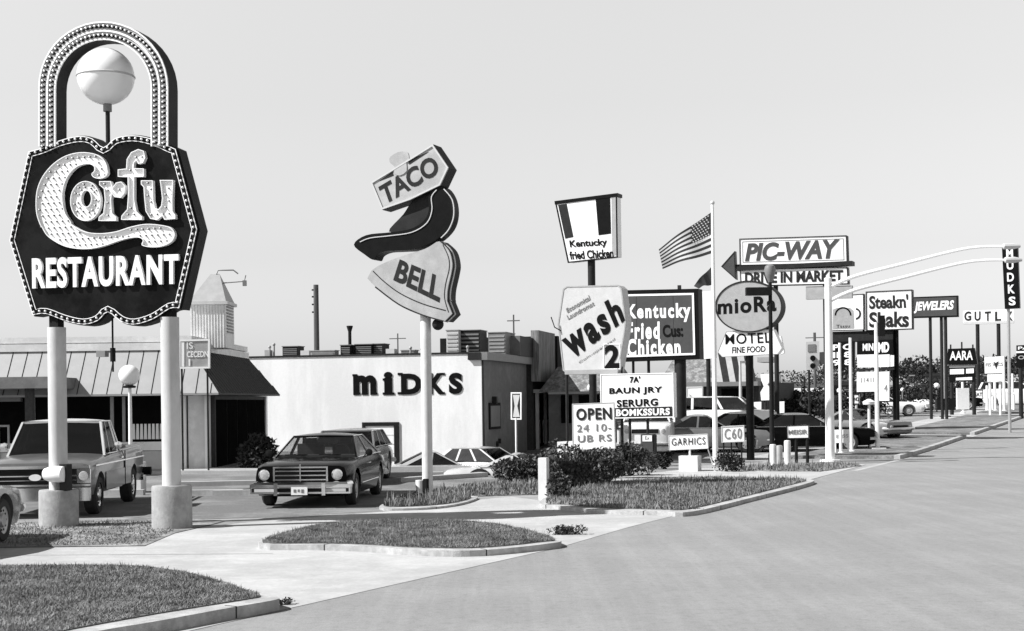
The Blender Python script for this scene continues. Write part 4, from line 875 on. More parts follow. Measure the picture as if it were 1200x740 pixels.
# ------------------------------------------------------------------ other buildings
f = Fr('shake_roof_shop', 'small shop with shake mansard roof seen below the wash sign', 'building', 690, 63, -13, py=480)
l, r = f.uv(640, 460)[0], f.uv(712, 460)[0]; z0, z1, z2_ = f.uv(680, 459)[1], f.uv(680, 437)[1], 0
MB().box(l, r, .5, 8, -.2, z0).build('wall', 'greywall', f.root, smooth=0)
MB().add([(l-.3, -.2, z0), (r+.3, -.2, z0), (r-.3, 1.2, z1+.3), (l+.3, 1.2, z1+.3), (l-.3, 8.3, z0), (r+.3, 8.3, z0), (r-.3, 7, z1+.3), (l+.3, 7, z1+.3)], [(0,1,2,3),(1,5,6,2),(5,4,7,6),(4,0,3,7),(3,2,6,7),(0,4,5,1)]).build('roof', 'shake', f.root, smooth=0)
for a, b in ((676, 692), (655, 668), (697, 706)): MB().box(f.uv(a, 470)[0], f.uv(b, 470)[0], .44, .5, .8, z0-.15).build('window', 'shopglass', f.root, smooth=0)
MB().box(l, r, .42, .5, z0-.1, z0+.0).build('eave_board', 'white', f.root, smooth=0)
u, z = f.uv(695, 455); MB().sphere(u, -.5, z, .18).cyl(u, -.5, z-.5, z, .05).build('roof_lamp', 'white', f.root)
f = Fr('striped_roof_restaurant', 'dark-fronted restaurant with a shake roof and pale and dark roof stripes, behind the flagpole', 'building', 845, 73, -20, py=480)
zE = f.uv(830, 448)[1]; zT = f.uv(830, 420)[1]; l, m_, r = [f.uv(x, 460)[0] for x in (772, 838, 886)]
MB().box(l, r, .8, 12, -.2, zE).build('wall', 'brickdark', f.root, smooth=0)
MB().add([(l, 0, zE), (m_, 0, zE), (m_-.6, 1.6, zT+.2), (l+.5, 1.6, zT+.2), (l, .8, zE-.05), (m_, .8, zE-.05)], [(0,1,2,3),(0,4,5,1)]).build('shake_roof', 'shake', f.root, smooth=0)
MB().box(l, r+.1, -.1, .85, zE-.22, zE-.003).build('eave', 'mid', f.root, smooth=0)
tr = MB()
xs = [840, 847, 855, 862, 869, 877, 886]; cx = 862
for i in range(6):
    q = lambda x, k: (f.uv(cx+(x-cx)*k, 440)[0])
    a, b = q(xs[i], 1), q(xs[i+1], 1); c, d = q(xs[i+1]-14, 1), q(xs[i]-14, 1)
    tr.add([(a, .02, zE), (b, .02, zE), (c, 1.7, zT+.4), (d, 1.7, zT+.4)], [(0,1,2,3)], i % 2)
tr.build('striped_roof', ['grey', 'dark'], f.root, smooth=0)
MB().box(f.uv(878, 420)[0], f.uv(897, 420)[0], 2.2, 4, zT-.2, f.uv(888, 419, 2.2)[1]).build('rooftop_unit', 'grey', f.root, smooth=0)
MB().box(f.uv(889, 420)[0], f.uv(907, 420)[0], 1.2, 2.1, zE, f.uv(898, 439, 1.2)[1]).build('dormer', 'light', f.root, smooth=0)
for a, b in ((776, 800), (826, 836), (842, 862), (866, 880)): MB().box(f.uv(a, 470)[0], f.uv(b, 470)[0], .74, .8, .5, zE-.35).build('window', 'shopglass', f.root, smooth=0)
MB().prism(f.P([(806, 481), (828, 490), (806, 490)]), .3, .5).build('ramp_wall', 'greywall', f.root, smooth=0)
def shop(name, label, px0, px1, ytop, Y, r=-20, wall='greywall', roof='light', nwin=3, depth=9, ov=.3, ywin=None):
    f = Fr(name, label, 'building', (px0+px1)/2, Y, r, py=475)
    l, rr = f.uv(px0, 470)[0], f.uv(px1, 470)[0]; zt = f.uv((px0+px1)/2, ytop)[1]
    MB().box(l, rr, 0, depth, -.6, zt-.3).build('wall', wall, f.root, smooth=0)
    MB().box(l-ov, rr+ov, -ov, depth+ov, zt-.297, zt).build('roof', roof, f.root, smooth=0)
    w = (rr-l)/max(1, nwin)
    for k in range(nwin): MB().box(l+w*(k+.12), l+w*(k+.88), -.06, .003, .6, zt-.9).build('window', 'shopglass', f.root, smooth=0)
    MB().box(l+w*.4, l+w*.4+.9, -.08, .0, -.2, min(2.1, zt-.6)).build('door', 'white' if nwin % 2 else 'dark', f.root, smooth=0)
    return f
shop('low_shop', 'low grey shop with pale roof edge just right of the dark street lamp', 902, 938, 459, 118, wall='greywall')
shop('low_shop', 'second low grey shop, left of the white mast', 936, 966, 455, 112, wall='mid', roof='whitedirty', nwin=2)
shop('roadside_diner', 'dark low building behind the price boards and the twin white poles', 976, 1012, 447, 105, wall='brickdark', roof='dark', nwin=3)
shop('roadside_diner', 'dark flat-roofed shop below the jewelers sign', 1062, 1092, 449, 150, wall='brickdark', roof='blackmatte')
shop('tall_block', 'taller plain dark grey block between the jewelers sign posts', 1086, 1108, 438, 190, wall='signgrey', roof='dark', nwin=2)
shop('low_shop', 'dark low shop under the black trapezoid sign', 1112, 1136, 457, 170, wall='brickdark', roof='mid')
shop('gas_station', 'white-canopied filling station near the right edge', 1150, 1186, 459, 140, wall='brickdark', roof='white', nwin=3)
shop('low_shop', 'mid grey building cut by the right edge of the photo', 1184, 1230, 447, 175, wall='greywall', roof='mid')
shop('white_kiosk', 'low white kiosk beside the dark far cars', 1071, 1091, 473, 118, wall='white', roof='white', nwin=1, depth=4, ov=.05)
shop('white_kiosk', 'white stand below the black trapezoid sign', 1117, 1142, 475, 112, wall='white', roof='white', nwin=2, depth=4, ov=.1)
shop('white_kiosk', 'white stall far up the road between the white posts', 1169, 1182, 476, 120, wall='white', roof='white', nwin=1, depth=3, ov=.05)

# ------------------------------------------------------------------ lamps, poles
f = Fr('globe_lamp', 'white globe lamp on a thin white post set in a white concrete base', 'street lamp', 154, 34.2, 0, py=560)
u, z = f.uv(151.5, 440); MB().sphere(u, 0, z, f.m(12.2), 24, 14).build('globe', 'lampglobe', f.root, smooth=80)
MB().lathe([(.14, z-.3), (.16, z-.26), (.05, z-.22)], u, 0, 14).build('globe_holder', 'dark', f.root)
MB().cyl(u+.01, 0, .5, z-.25, .05, .04).build('post', 'white', f.root)
u, zt = f.uv(155, 542); MB().box(u-.26, u+.26, -.26, .26, -.1, zt).build('concrete_base', 'whitedirty', f.root, smooth=0)
f = Fr('utility_pole', 'bare dark timber utility pole rising behind the white muffler shop', 'utility pole', 372, 75, 0, py=480)
b = MB().lathe([(.16, -.3), (.13, f.uv(371, 334)[1])], 0, 0, 10).build('pole', 'woodpole', f.root); pg = MB()
for y in (340, 348, 357, 366): z = f.uv(372, y)[1]; pg.box(-.22, -.1, -.03, .03, z-.04, z+.04)
pg.build('step_bracket', 'dark', f.root)
def upole(px, ytop, Y, label, arm=.8, r=.1):
    f = Fr('utility_pole', label, 'utility pole', px, Y, -20, py=470, group='distant utility poles')
    zt = f.uv(px, ytop)[1]; MB().lathe([(r*1.3, -.5), (r, zt)], 0, 0, 8).build('pole', 'woodpole', f.root)
    if arm: MB().box(-arm, arm, -.08, .0, zt-.5, zt-.42).build('crossarm', 'woodpole', f.root, smooth=0)
upole(467, 391, 130, 'distant utility pole with crossarm above the middle of the white shop roof', .8, .06)
upole(603, 369, 110, 'distant utility pole with crossarm above the right end of the white shop', .5, .06)
upole(955.5, 390, 130, 'dark distant utility pole left of the white mast', .8, .12)
def wpole(px, yt, yb, r, label, m='white', Y=None, name='pole_thin', cat='pole', extra=None):
    if Y is None: Y = CAMH/ray(px, yb)[1]
    f = Fr(name, label, cat, px, Y, 0, py=yb)
    MB().lathe([(r*1.8, -.3), (r*1.8, .12), (r, .14), (r*.8, f.uv(px, yt)[1])], 0, 0, 10).build('post', m, f.root)
    return f
wpole(985.5, 402, 535, .055, 'thin white pole, left of the pair beside the price boards', name='thin_pole'); wpole(998, 396, 533.5, .065, 'thin white pole, right of the pair beside the price boards', name='thin_pole')
f = wpole(1028.5, 378, 531, .085, 'white lamp post with concrete foot in front of the steakhouse sign', name='lamp_post', cat='street lamp')
MB().box(-.25, .25, -.25, .25, -.1, .14).build('concrete_foot', 'whitedirty', f.root, smooth=0); u, z = f.uv(1031, 383); MB().box(u-.05, u+.16, -.12, .12, z-.35, z+.4).build('signal_head', 'blackmatte', f.root)
f = wpole(1019, 472, 530, .06, 'short white lamp post with flat white cap by the kerb', name='capped_lamp', cat='street lamp')
u, z = f.uv(1019, 471); MB().lathe([(.1, -.12), (.22, -.1), (.24, 0), (.05, .1)], 0, 0, 12, z).build('lamp_cap', 'white', f.root)
f = wpole(1107, 372, 503, .13, 'tall pale pole with dark traffic lights at half height', 'steel', name='signal_pole', cat='traffic light')
for y in (474,): u, z = f.uv(1107, y); MB().box(-.5, .6, -.2, .2, z-.35, z+.35).build('signal_head', 'blackmatte', f.root)
z = f.uv(1107, 497)[1]; MB().box(-.25, .35, -.2, .2, z-.5, z+.5).build('control_box', 'dark', f.root)
f = Fr('traffic_light', 'pale traffic light panel with three dark lenses left of the white mast', 'traffic light', 953, 58, -10, py=480)
panel(f, f.P([(944.5, 401), (960, 400), (960, 433), (944.5, 434)]), 'backplate', 'light', 0, .06)
MB().prism(f.P([(946.5, 404), (955.5, 403.5), (955.5, 412), (946.5, 412.5)]), -.03, 0).build('lens', 'mid', f.root, smooth=0)
for y in (420, 429): u, z = f.uv(952.5, y); MB().lathe([(.11, -.08), (.11, 0)], u, -.02, 14, z, 'y').build('lens', 'black', f.root)
f.pole(948, 430, .045, 'post', 'dark', .05); MB().prism(f.P([(960.5, 413), (967, 412.5), (967, 427), (960.5, 427.5)]), 0, .2).build('side_box', 'signgrey', f.root, smooth=0)
for px, py, r, Y, lab in ((1098, 452.5, 3.6, 100, 'white globe lamp left of the pale signal pole'), (1058, 457, 2.4, 95, 'small white globe lamp right of the steakhouse posts'), (1117, 464, 2, 118, 'tiny globe lamp below the black trapezoid sign'), (984, 458, 3, 80, 'white globe lamp between mast and thin pole')):
    f = Fr('globe_lamp', lab, 'street lamp', px, Y, 0, py=490); z = f.uv(px, py)[1]
    MB().sphere(0, 0, z, f.m(r)).build('globe', 'lampglobe', f.root); MB().cyl(0, 0, -.5, z-f.m(r)*.9, .05).build('post', 'mid', f.root)
for px, yt, yb, Y, r, lab in ((1187, 438, 487, 100, .09, 'white post at the right edge, nearest the kerb'), (1177, 418, 489, 97, .1, 'tall white post right of the bird-mark sign'), (1157, 452, 490, 98, .1, 'white post left of the bird-mark sign'), (1166.5, 448, 489.5, 98, .09, 'white post directly under the bird-mark sign'), (1128.5, 448, 496, 95, .1, 'white double-headed post below the trapezoid sign'), (1196, 432, 486, 102, .08, 'dark thin post at the right edge'), (1147, 378, 470, 130, .1, 'thin pale pole between trapezoid and bird-mark signs'), (1139, 455, 480, 120, .14, 'short white post with square top board')):
    f = wpole(px, yt, yb, r, lab, 'dark' if 'dark' in lab else 'white', Y=Y, name='roadside_post', cat='post')
    if 'double' in lab: z = f.uv(px, 455)[1]; MB().box(-.4, .4, -.1, .1, z-1.4, z).build('head_board', 'white', f.root)
    if 'square top' in lab: z = f.uv(px, 452)[1]; MB().box(-.1, 1.0, -.1, .05, z-1.0, z+.1).build('top_board', 'white', f.root)
f = Fr('barrier_rail', 'long white horizontal barrier near the right edge', 'barrier', 1172, 99, -12, py=462)
MB().prism(f.P([(1159, 460.5), (1192, 459.5), (1192, 462.5), (1159, 463.5)]), 0, .15).build('rail', 'white', f.root, smooth=0); f.pole(1163, 462, .07, 'post', 'white', .08); f.pole(1188, 462, .07, 'post', 'white', .08)
f = Fr('picket_board', 'low white board on the two thin white poles in front of a pale car', 'sign', 986, 50, -15, py=515)
panel(f, f.P([(977, 504), (996, 503.5), (996.5, 519), (977.5, 519.5)]), 'board', 'white', .1, .16); f.pole(979, 519, .03, 'leg', 'white', .13); f.pole(994, 519, .03, 'leg', 'white', .13); text(f, 'EIISS', [(980, 509.5), (994, 509), (994, 513), (980, 513.5)], 'grey', v=.09)
for px, lab in ((243, 'wheel stop nearest the right concrete column'), (292, 'wheel stop beside the black coupe'), (128, 'wheel stop behind the pickup')):
    p = grd(px, 581); o = MB().flat([(-.8, -.1), (.8, -.1), (.8, .1), (-.8, .1)], 0, .13).build('wheel_stop', 'concrete', None, (p.x, p.y, .0), 0); tag(o, 'pale concrete '+lab, 'wheel stop', 'parking wheel stops')
for a, b, lab in (((456, 552), (655, 549.5), ''), ((470, 566), (572, 559), 'pale kerb strip in the lot right of the bell sign pole'), ((205, 571), (300, 569), 'pale kerb line behind the wheel stops'), ((440, 560), (520, 558.5), 'middle pale kerb strip left of the bell sign pole')):
    p, q = grd(*a), grd(*b); d = (q-p); ang = math.atan2(d.y, d.x)
    o = MB().box(0, d.length, 0, .3, -.05, .12).build('lot_kerb', 'concrete', None, (p.x, p.y, 0), ang); o['kind'] = 'structure'
def small_sign(px0, py0, px1, py1, Y, label, m='white', txt=None, tm='dark', legs=1, name='roadside_sign', dp=.2):
    f = Fr(name, label, 'sign', (px0+px1)/2, Y, -22, py=480); p = f.rect(px0, py0, px1, py1)
    panel(f, p, 'board', m, 0, dp); frame(f, p, .05, 'frame', 'dark' if m == 'white' else 'light', -.02, .03)
    if txt: text(f, txt, (px0+1, py0+(py1-py0)*.3, px1-1, py0+(py1-py0)*.7), tm, bold=.02)
    for k in range(legs): f.pole(px0+(px1-px0)*(k+1)/(legs+1), py1, .07, 'leg', 'dark' if m != 'white' else 'light', .08)
small_sign(1053, 462, 1061, 471, 98, 'small white square sign right of the thick steakhouse post', txt='IN')
small_sign(1062, 450, 1079, 456, 120, 'low dark strip sign below the left end of the jewelers sign', m='black', txt='TIRES', tm='white', legs=2)
small_sign(1088, 464, 1096, 474, 108, 'narrow white sign left of the pale signal pole', legs=1, txt='GAS')
small_sign(1118, 449, 1124, 462, 125, 'pale upright sign just under the trapezoid sign', m='light')
small_sign(1141, 457, 1152, 468, 110, 'white square sign on a post between trapezoid and bird-mark signs', txt='EAT')
small_sign(1181, 444, 1190, 452, 112, 'small dark sign left of the black edge sign', m='dark', txt='INN', tm='white')
small_sign(1000, 462, 1007, 474, 84, 'small white sign at the foot of the price boards', txt='NO')
small_sign(925, 462, 934, 468, 100, 'small white sign before the low grey shops', txt='CAFE')
small_sign(961, 470, 968, 480, 96, 'small pale sign tucked behind the white mast', m='light')
small_sign(722, 494, 729, 503, 49, 'tiny white notice below the laundry board', txt='P')
small_sign(1037, 476, 1046, 486, 88, 'low white sign between lamp post and steakhouse posts', txt='OPEN')
for px, yt, Y, lab in ((1040, 452, 95, 'thin dark pole behind the price boards'), (1066, 440, 130, 'thin dark pole right of the steakhouse posts'), (1083, 456, 118, 'thin pale pole before the tall dark block'), (1134, 446, 120, 'thin pale pole right of the trapezoid sign'), (1153, 440, 130, 'thin dark pole left of the bird-mark sign'), (943, 440, 90, 'thin dark pole left of the traffic light'), (917, 448, 85, 'thin pale pole right of the dark street lamp'), (868, 424, 66, 'thin pale pole left of the thick black post')):
    f = Fr('thin_pole', lab, 'pole', px, Y, 0, py=480); MB().lathe([(.09, -.3), (.055, f.uv(px, yt)[1])], 0, 0, 8).build('post', 'light' if 'pale' in lab else 'dark', f.root); MB().box(-.02, .5, -.06, .06, f.uv(px, yt)[1]-.08, f.uv(px, yt)[1]+.03).build('lamp_head', 'grey', f.root)
# ------------------------------------------------------------------ vehicles (front points to local -y)
def evalmesh(o):
    bpy.context.view_layer.update(); me = bpy.data.meshes.new_from_object(o.evaluated_get(bpy.context.evaluated_depsgraph_get())); return me
def body(sec, wheels, wr, mats, parent, name='body', cut=True, hw=None):
    """sec: stations (y, ztop, halfwidth, zbottom, crown)"""
    b = MB(); n = 0
    prof = lambda zt, w, zb, cr: [(0, zt+cr), (.5*w, zt+cr*.8), (.84*w, zt+cr*.25), (.95*w, zt-.035), (.985*w, zt-.12), (1.0*w, zt-.24*(zt-zb)-.08), (1.0*w, zb+.45*(zt-zb)), (.985*w, zb+.18), (.95*w, zb+.02), (.8*w, zb), (0, zb)]
    for (y, zt, w, zb, cr) in sec:
        h = prof(zt, w, zb, cr); ring = [(x, y, z) for x, z in h]+[(-x, y, z) for x, z in h[-2:0:-1]]; n = len(ring); b.v += ring
    for i in range(len(sec)-1):
        for k in range(n): b.f.append((i*n+k, i*n+(k+1) % n, (i+1)*n+(k+1) % n, (i+1)*n+k))
    b.f += [tuple(range(n)), tuple(range((len(sec)-1)*n, len(sec)*n))]; b.mi = [0]*len(b.f)
    o = b.build(name, mats, parent, smooth=32)
    if cut:
        c = MB(); W = max(s[2] for s in sec)
        for y in wheels:
            for s in (-1, 1): c.lathe([(wr+.075, W-.34), (wr+.075, W+.3)] if s > 0 else [(wr+.075, -W-.3), (wr+.075, -W+.34)], y, wr, 28, 0, 'x')
        # axis x lathe: centre given as (cx->y, cy->z)
        co = c.build('cut', 'blackmatte'); co.parent = parent; md = o.modifiers.new('b', 'BOOLEAN'); md.object = co; md.operation = 'DIFFERENCE'; md.solver = 'EXACT'
        me = evalmesh(o); o.modifiers.clear(); o.data = me; me.polygons.foreach_set('use_smooth', [True]*len(me.polygons)); me.set_sharp_from_angle(angle=R(32)); bpy.data.objects.remove(co)
    return o
def wheel(parent, x, y, r, w, side, style='plain'):
    t = MB().lathe([(r*.62, -w/2), (r*.9, -w/2), (r, -w*.32), (r, w*.32), (r*.9, w/2), (r*.62, w/2)], y, r, 28, x, 'x', caps=False).build('wheel', 'rubber', parent)
    s = side; MB().lathe([(r*.66, s*w*.2), (r*.64, s*w*.46), (r*.5, s*w*.36), (r*.34, s*w*.34), (r*.28, s*w*.48), (r*.02, s*w*.5)][::s], y, r, 24, x, 'x').build('rim', 'chrome' if style == 'chrome' else 'steel', t)
    hl = MB()
    for k in range(10):
        a = k*.628; hl.lathe([(.018*r/.34, s*w*.37-.004), (.018*r/.34, s*w*.37+.004)], y+r*.45*math.cos(a), r+r*.45*math.sin(a), 8, x, 'x')
    hl.build('rim_slot', 'blackmatte', t)
def cabin(parent, C, paint, pillars, interior=True, roofcol=None, gl='glass'):
    """C: yA base, yA top, yC top, yC base, zbelt, zroof, half base, half top; pillars: fractions of the side windows"""
    y0, y1, y2, y3, zb, zr, wb, wt = C
    lerp = lambda a, b, t: a+(b-a)*t
    b = MB(); b.v += []
    # roof: crowned skin
    n = 7; m = 6; vs = []; fs = []
    for layer in (0, -.035):
        for j in range(m+1):
            for i in range(n+1):
                a, c = i/n*2-1, j/m
                vs.append((wt*a*(1-.03*(2*c-1)**2), lerp(y1-.03, y2+.03, c), zr+layer+.045*(1-a*a)*(1-.5*(2*c-1)**4)-.02*(2*c-1)**2))
    K = (n+1)*(m+1)
    for j in range(m):
        for i in range(n):
            q = j*(n+1)+i; fs += [(q, q+1, q+n+2, q+n+1), (K+q, K+q+n+1, K+q+n+2, K+q+1)]
    for i in range(n): fs += [(i, i+1, K+i+1, K+i), (m*(n+1)+i, K+m*(n+1)+i, K+m*(n+1)+i+1, m*(n+1)+i+1)]
    for j in range(m): fs += [(j*(n+1), K+j*(n+1), K+(j+1)*(n+1), (j+1)*(n+1)), (j*(n+1)+n, (j+1)*(n+1)+n, K+(j+1)*(n+1)+n, K+j*(n+1)+n)]
    b.add(vs, fs)
    base = lambda t, s: Vector((s*wb, lerp(y0, y3, t), zb-.03)); topp = lambda t, s: Vector((s*wt, lerp(y1, y2, t), zr-.015))
    for s in (-1, 1):
        for t, w in pillars:
            p, q = base(t, s), topp(t, s); d = Vector((0, w/2, 0)); k = Vector((s*.03, 0, 0))
            vs = [p-d-k, p+d-k, p+d+k*.4, p-d+k*.4, q-d-k, q+d-k, q+d+k*.4, q-d+k*.4]
            b.add(vs, [(0,3,2,1),(4,5,6,7),(0,1,5,4),(1,2,6,5),(2,3,7,6),(3,0,4,7)])
    b.build('roof', roofcol or paint, parent, smooth=40)
    def pane(name, pts):
        nrm = (pts[1]-pts[0]).cross(pts[2]-pts[0]).normalized()*.004
        b = MB(); k = len(pts); b.add([tuple(p+nrm) for p in pts]+[tuple(p-nrm) for p in pts], [tuple(range(k)), tuple(range(2*k-1, k-1, -1))]+[(i, (i+1) % k, k+(i+1) % k, k+i) for i in range(k)]); return b.build(name, gl, parent, smooth=0)
    pane('windshield', [base(0, -1), base(0, 1), topp(0, 1), topp(0, -1)]); pane('rear_window', [base(1, 1), base(1, -1), topp(1, -1), topp(1, 1)])
    e = MB()                                          # bright trim round the windscreen
    for P in ([base(0, -1), topp(0, -1), topp(0, 1), base(0, 1), base(0, -1)],):
        e.tube([p+Vector((0, -.015, .005)) for p in P], .012, 5)
    e.build('windshield_trim', 'chrome', parent)
    for s in (-1, 1):
        ts = [p[0] for p in pillars]
        for i in range(len(ts)-1):
            g = .02/(abs(y3-y0)+.01)
            pane('side_window', [base(ts[i], s), base(ts[i+1], s), topp(ts[i+1], s), topp(ts[i], s)])
        MB().tube([topp(0, s), topp(.5, s)+Vector((s*.01, 0, 0)), topp(1, s)], .014, 5).tube([base(0, s)+Vector((s*.02, 0, .03)), base(1, s)+Vector((s*.02, 0, .03))], .012, 5).build('drip_rail', 'chrome', parent)
    if interior:
        ym = lerp(y0, y3, .48)
        for s in (-1, 1): MB().box(s*.38-.28, s*.38+.28, ym-.08, ym+.1, zb-.1, zb+.24).box(s*.38-.12, s*.38+.12, ym-.02, ym+.06, zb+.24, zb+.36).build('seat', 'interior', parent)
        MB().box(-wb*.95, wb*.95, y0+.15, y0+.5, zb-.1, zb+.04).build('dashboard', 'interior', parent)
        T = MB(); T.tube([(.38+.18*math.cos(a), ym-.55+.06*math.sin(a), zb+.06+.17*math.sin(a)) for a in np.linspace(0, 6.283, 18)], .014, 6).build('steering_wheel', 'blackmatte', parent)
        MB().box(-.12, .12, lerp(y0, y1, .85)+.06, lerp(y0, y1, .85)+.09, zr-.2, zr-.13).build('mirror', 'blackmatte', parent)
def mirror(parent, x, y, z, s, m='chrome'):
    MB().tube([(x, y, z-.1), (x+s*.08, y, z)], .012, 6).lathe([(.02, -.05), (.07, -.04), (.075, .02), (.06, .035)], x+s*.12, y, 12, z, 'y').build('mirror', m, parent)
def sedan(name, label, cat, X, Y, r, paint, L=5.2, W=1.93, H=1.38, style='sedan', group=None, detail=0, lights='chrome', roofcol=None):
    t = thing(name, label, cat, (X, Y, gz(X, Y)), R(r), group); h = L/2; w = W/2; b = .92*H/1.38; wr = .335
    zt = {'sedan': .86, 'wagon': .88, 'coupe': .88, 'van': .95}[style]*H/1.38
    sec = [(-h, zt-.2, w*.86, .34, .0), (-h+.04, zt-.07, w*.93, .27, .01), (-h+.25, zt-.03, w*.97, .22, .02), (-h+.9, zt, w, .2, .03), (-h+1.55, zt+.03, w, .2, .025), (0, zt+.05, w*1.01, .2, .01), (h-1.4, zt+.05, w, .2, .01), (h-.7, zt+.02, w*.98, .22, .02), (h-.15, zt-.03, w*.93, .3, .01), (h, zt-.12, w*.86, .36, 0)]
    yw = (-h+.95, h-1.15)
    body(sec, yw, wr, paint, t)
    ends = {'sedan': (-h+1.6, -h+2.35, h-2.0, h-1.15), 'wagon': (-h+1.6, -h+2.3, h-.75, h-.25), 'coupe': (-h+1.5, -h+2.4, h-1.75, h-.75), 'van': (-h+1.0, -h+1.6, h-.4, h-.15)}[style]
    pil = {'sedan': [(0, .07), (.5, .07), (1, .22)], 'wagon': [(0, .07), (.33, .07), (.66, .07), (1, .12)], 'coupe': [(0, .07), (.52, .16), (1, .2)], 'van': [(0, .08), (.35, .12), (.7, .1), (1, .15)]}[style]
    cabin(t, (*ends, zt+.05, H-.03, w*.9, w*(.66 if style == 'coupe' else .72)), paint, pil, interior=detail > 0, roofcol=roofcol, gl='glass' if detail else 'darkglass')
    for y in yw:
        for s in (-1, 1): wheel(t, s*(w-.13), y, wr, .21, s)
    for s, nm in ((-1, 'front_bumper'), (1, 'rear_bumper')):
        y = s*(h+.03); MB().tube([(-w*.97, y-s*.25, .47), (-w*.93, y-s*.02, .47), (-w*.5, y+s*.04, .47), (w*.5, y+s*.04, .47), (w*.93, y-s*.02, .47), (w*.97, y-s*.25, .47)], .065, 8).build(nm, 'chrome', t)
    if detail < 2:
        MB().box(-w*.5, w*.5, -h-.02, -h+.05, zt-.34, zt-.2).build('grille', 'blackmatte', t, smooth=0)
        for s in (-1, 1): MB().lathe([(.085, -.0), (.075, -.03), (.02, -.035)], s*w*.68, -h-.0, 14, zt-.27, 'y').build('headlight', 'lens', t)
        for s in (-1, 1): MB().box(s*w*.7-.14, s*w*.7+.14, h-.02, h+.02, zt-.34, zt-.22).build('tail_light', 'dark', t, smooth=0)
    return t, zt
# black coupe, front towards us
a, b = ray(372, 592); Yc = 30.9; Xc = -3.98
t, zt = sedan('parked_coupe', 'glossy black coupe with chrome grille facing the camera, right of the concrete columns', 'car', Xc, Yc, -3.5, 'carblack', L=5.2, W=1.93, H=1.40, style='coupe', detail=2)
h, w = 2.6, .965
MB().box(-.50, .50, -h-.012, -h+.06, .47, zt-.09).build('grille', 'blackmatte', t, smooth=0)
gb = MB()
for z in (.55, .635, .72): gb.box(-.5, -.012, -h-.03, -h-.013, z, z+.022).box(.012, .5, -h-.03, -h-.013, z, z+.022)
gb.box(-.54, .54, -h-.035, -h-.002, zt-.105, zt-.075).box(-.54, .54, -h-.035, -h-.002, .465, .5).box(-.54, -.505, -h-.034, -h-.002, .5, zt-.105).box(.505, .54, -h-.034, -h-.002, .5, zt-.105).box(-.011, .011, -h-.06, -h-.003, .5, zt-.03).build('grille_bar', 'chrome', t, smooth=0)
for s in (-1, 1):
    hd = MB().lathe([(.108, -.02), (.108, -.05), (.09, -.055)], s*.72, -h+.03, 20, .66, 'y').build('headlight', 'chrome', t)
    MB().lathe([(.088, -.05), (.08, -.058), (.045, -.064), (.01, -.066)], s*.72, -h+.03, 20, .66, 'y').build('lens', 'lens', hd)
    MB().box(s*.70-.2, s*.70+.2, -h-.1, -h-.075, .33, .39).build('turn_signal', 'light', t, smooth=0)
MB().box(-.99, .99, -h-.095, -h+.12, .405, .475).box(-.985, .985, -h-.07, -h+.12, .29, .40).build('front_bumper_bar', 'chrome', t, smooth=0)
MB().box(-.95, .95, -h-.092, -h-.071, .325, .395).build('bumper_insert', 'blackmatte', t, smooth=0)
for s in (-1, 1): MB().box(s*.47-.035, s*.47+.035, -h-.15, -h-.06, .26, .50).build('bumper_guard', 'chrome', t)
lp = MB().box(-.17, .15, -h-.12, -h-.1, .27, .43).build('licence_plate', 'white', t, smooth=0)
MB().box(-.12, -.07, -h-.125, -h-.121, .32, .38).box(-.04, .0, -h-.125, -h-.121, .33, .38).box(.03, .08, -h-.125, -h-.121, .31, .38).build('plate_mark', 'mid', lp, smooth=0)
mirror(t, -.93, -.75, 1.02, -1, 'blackmatte'); mirror(t, .93, -.75, 1.02, 1, 'blackmatte')
for s in (-1, 1):
    MB().box(s*.968-.012, s*.968+.012, -.35, -.05, .78, .8).build('door_handle', 'chrome', t); MB().tube([(s*.975, -h+1.4, .42), (s*.985, h-1.7, .42)], .012, 5).build('side_trim', 'chrome', t)
    wp = MB().tube([(s*.35-.3, -h+1.58, zt+.1), (s*.35+.15, -h+1.66, zt+.1)], .01, 5).build('wiper', 'blackmatte', t)
# pickup truck
Xt, Yt = -8.95, 29.3
t = thing('pickup_truck', 'two-tone pickup truck parked behind the left concrete column, nose towards the camera', 'pickup truck', (Xt, Yt, 0), R(4.3)); h, w = 2.72, 1.0; wr = .37
sec = [(-h, .9, w*.94, .42, 0), (-h+.05, 1.0, w*.98, .4, .01), (-h+.3, 1.04, w, .38, .03), (-h+1.0, 1.07, w, .38, .04), (-h+1.55, 1.1, w, .38, .04), (-.55, 1.13, w, .38, .02), (.45, 1.14, w, .38, .0), (.46, 1.14, w, .38, .0)]
body(sec, (-h+.85,), wr, ['truckpaint'], t)
bd = body([(.5, 1.17, w, .42, 0), (1.5, 1.18, w, .42, 0), (h-.04, 1.19, w*.985, .44, 0), (h, 1.15, w*.96, .48, 0)], (h-1.15,), wr, ['truckpaint'], t, name='cargo_bed')
MB().box(-w*.85, w*.85, .6, h-.1, 1.171, 1.20).build('bed_cover', 'dark', t, smooth=0)
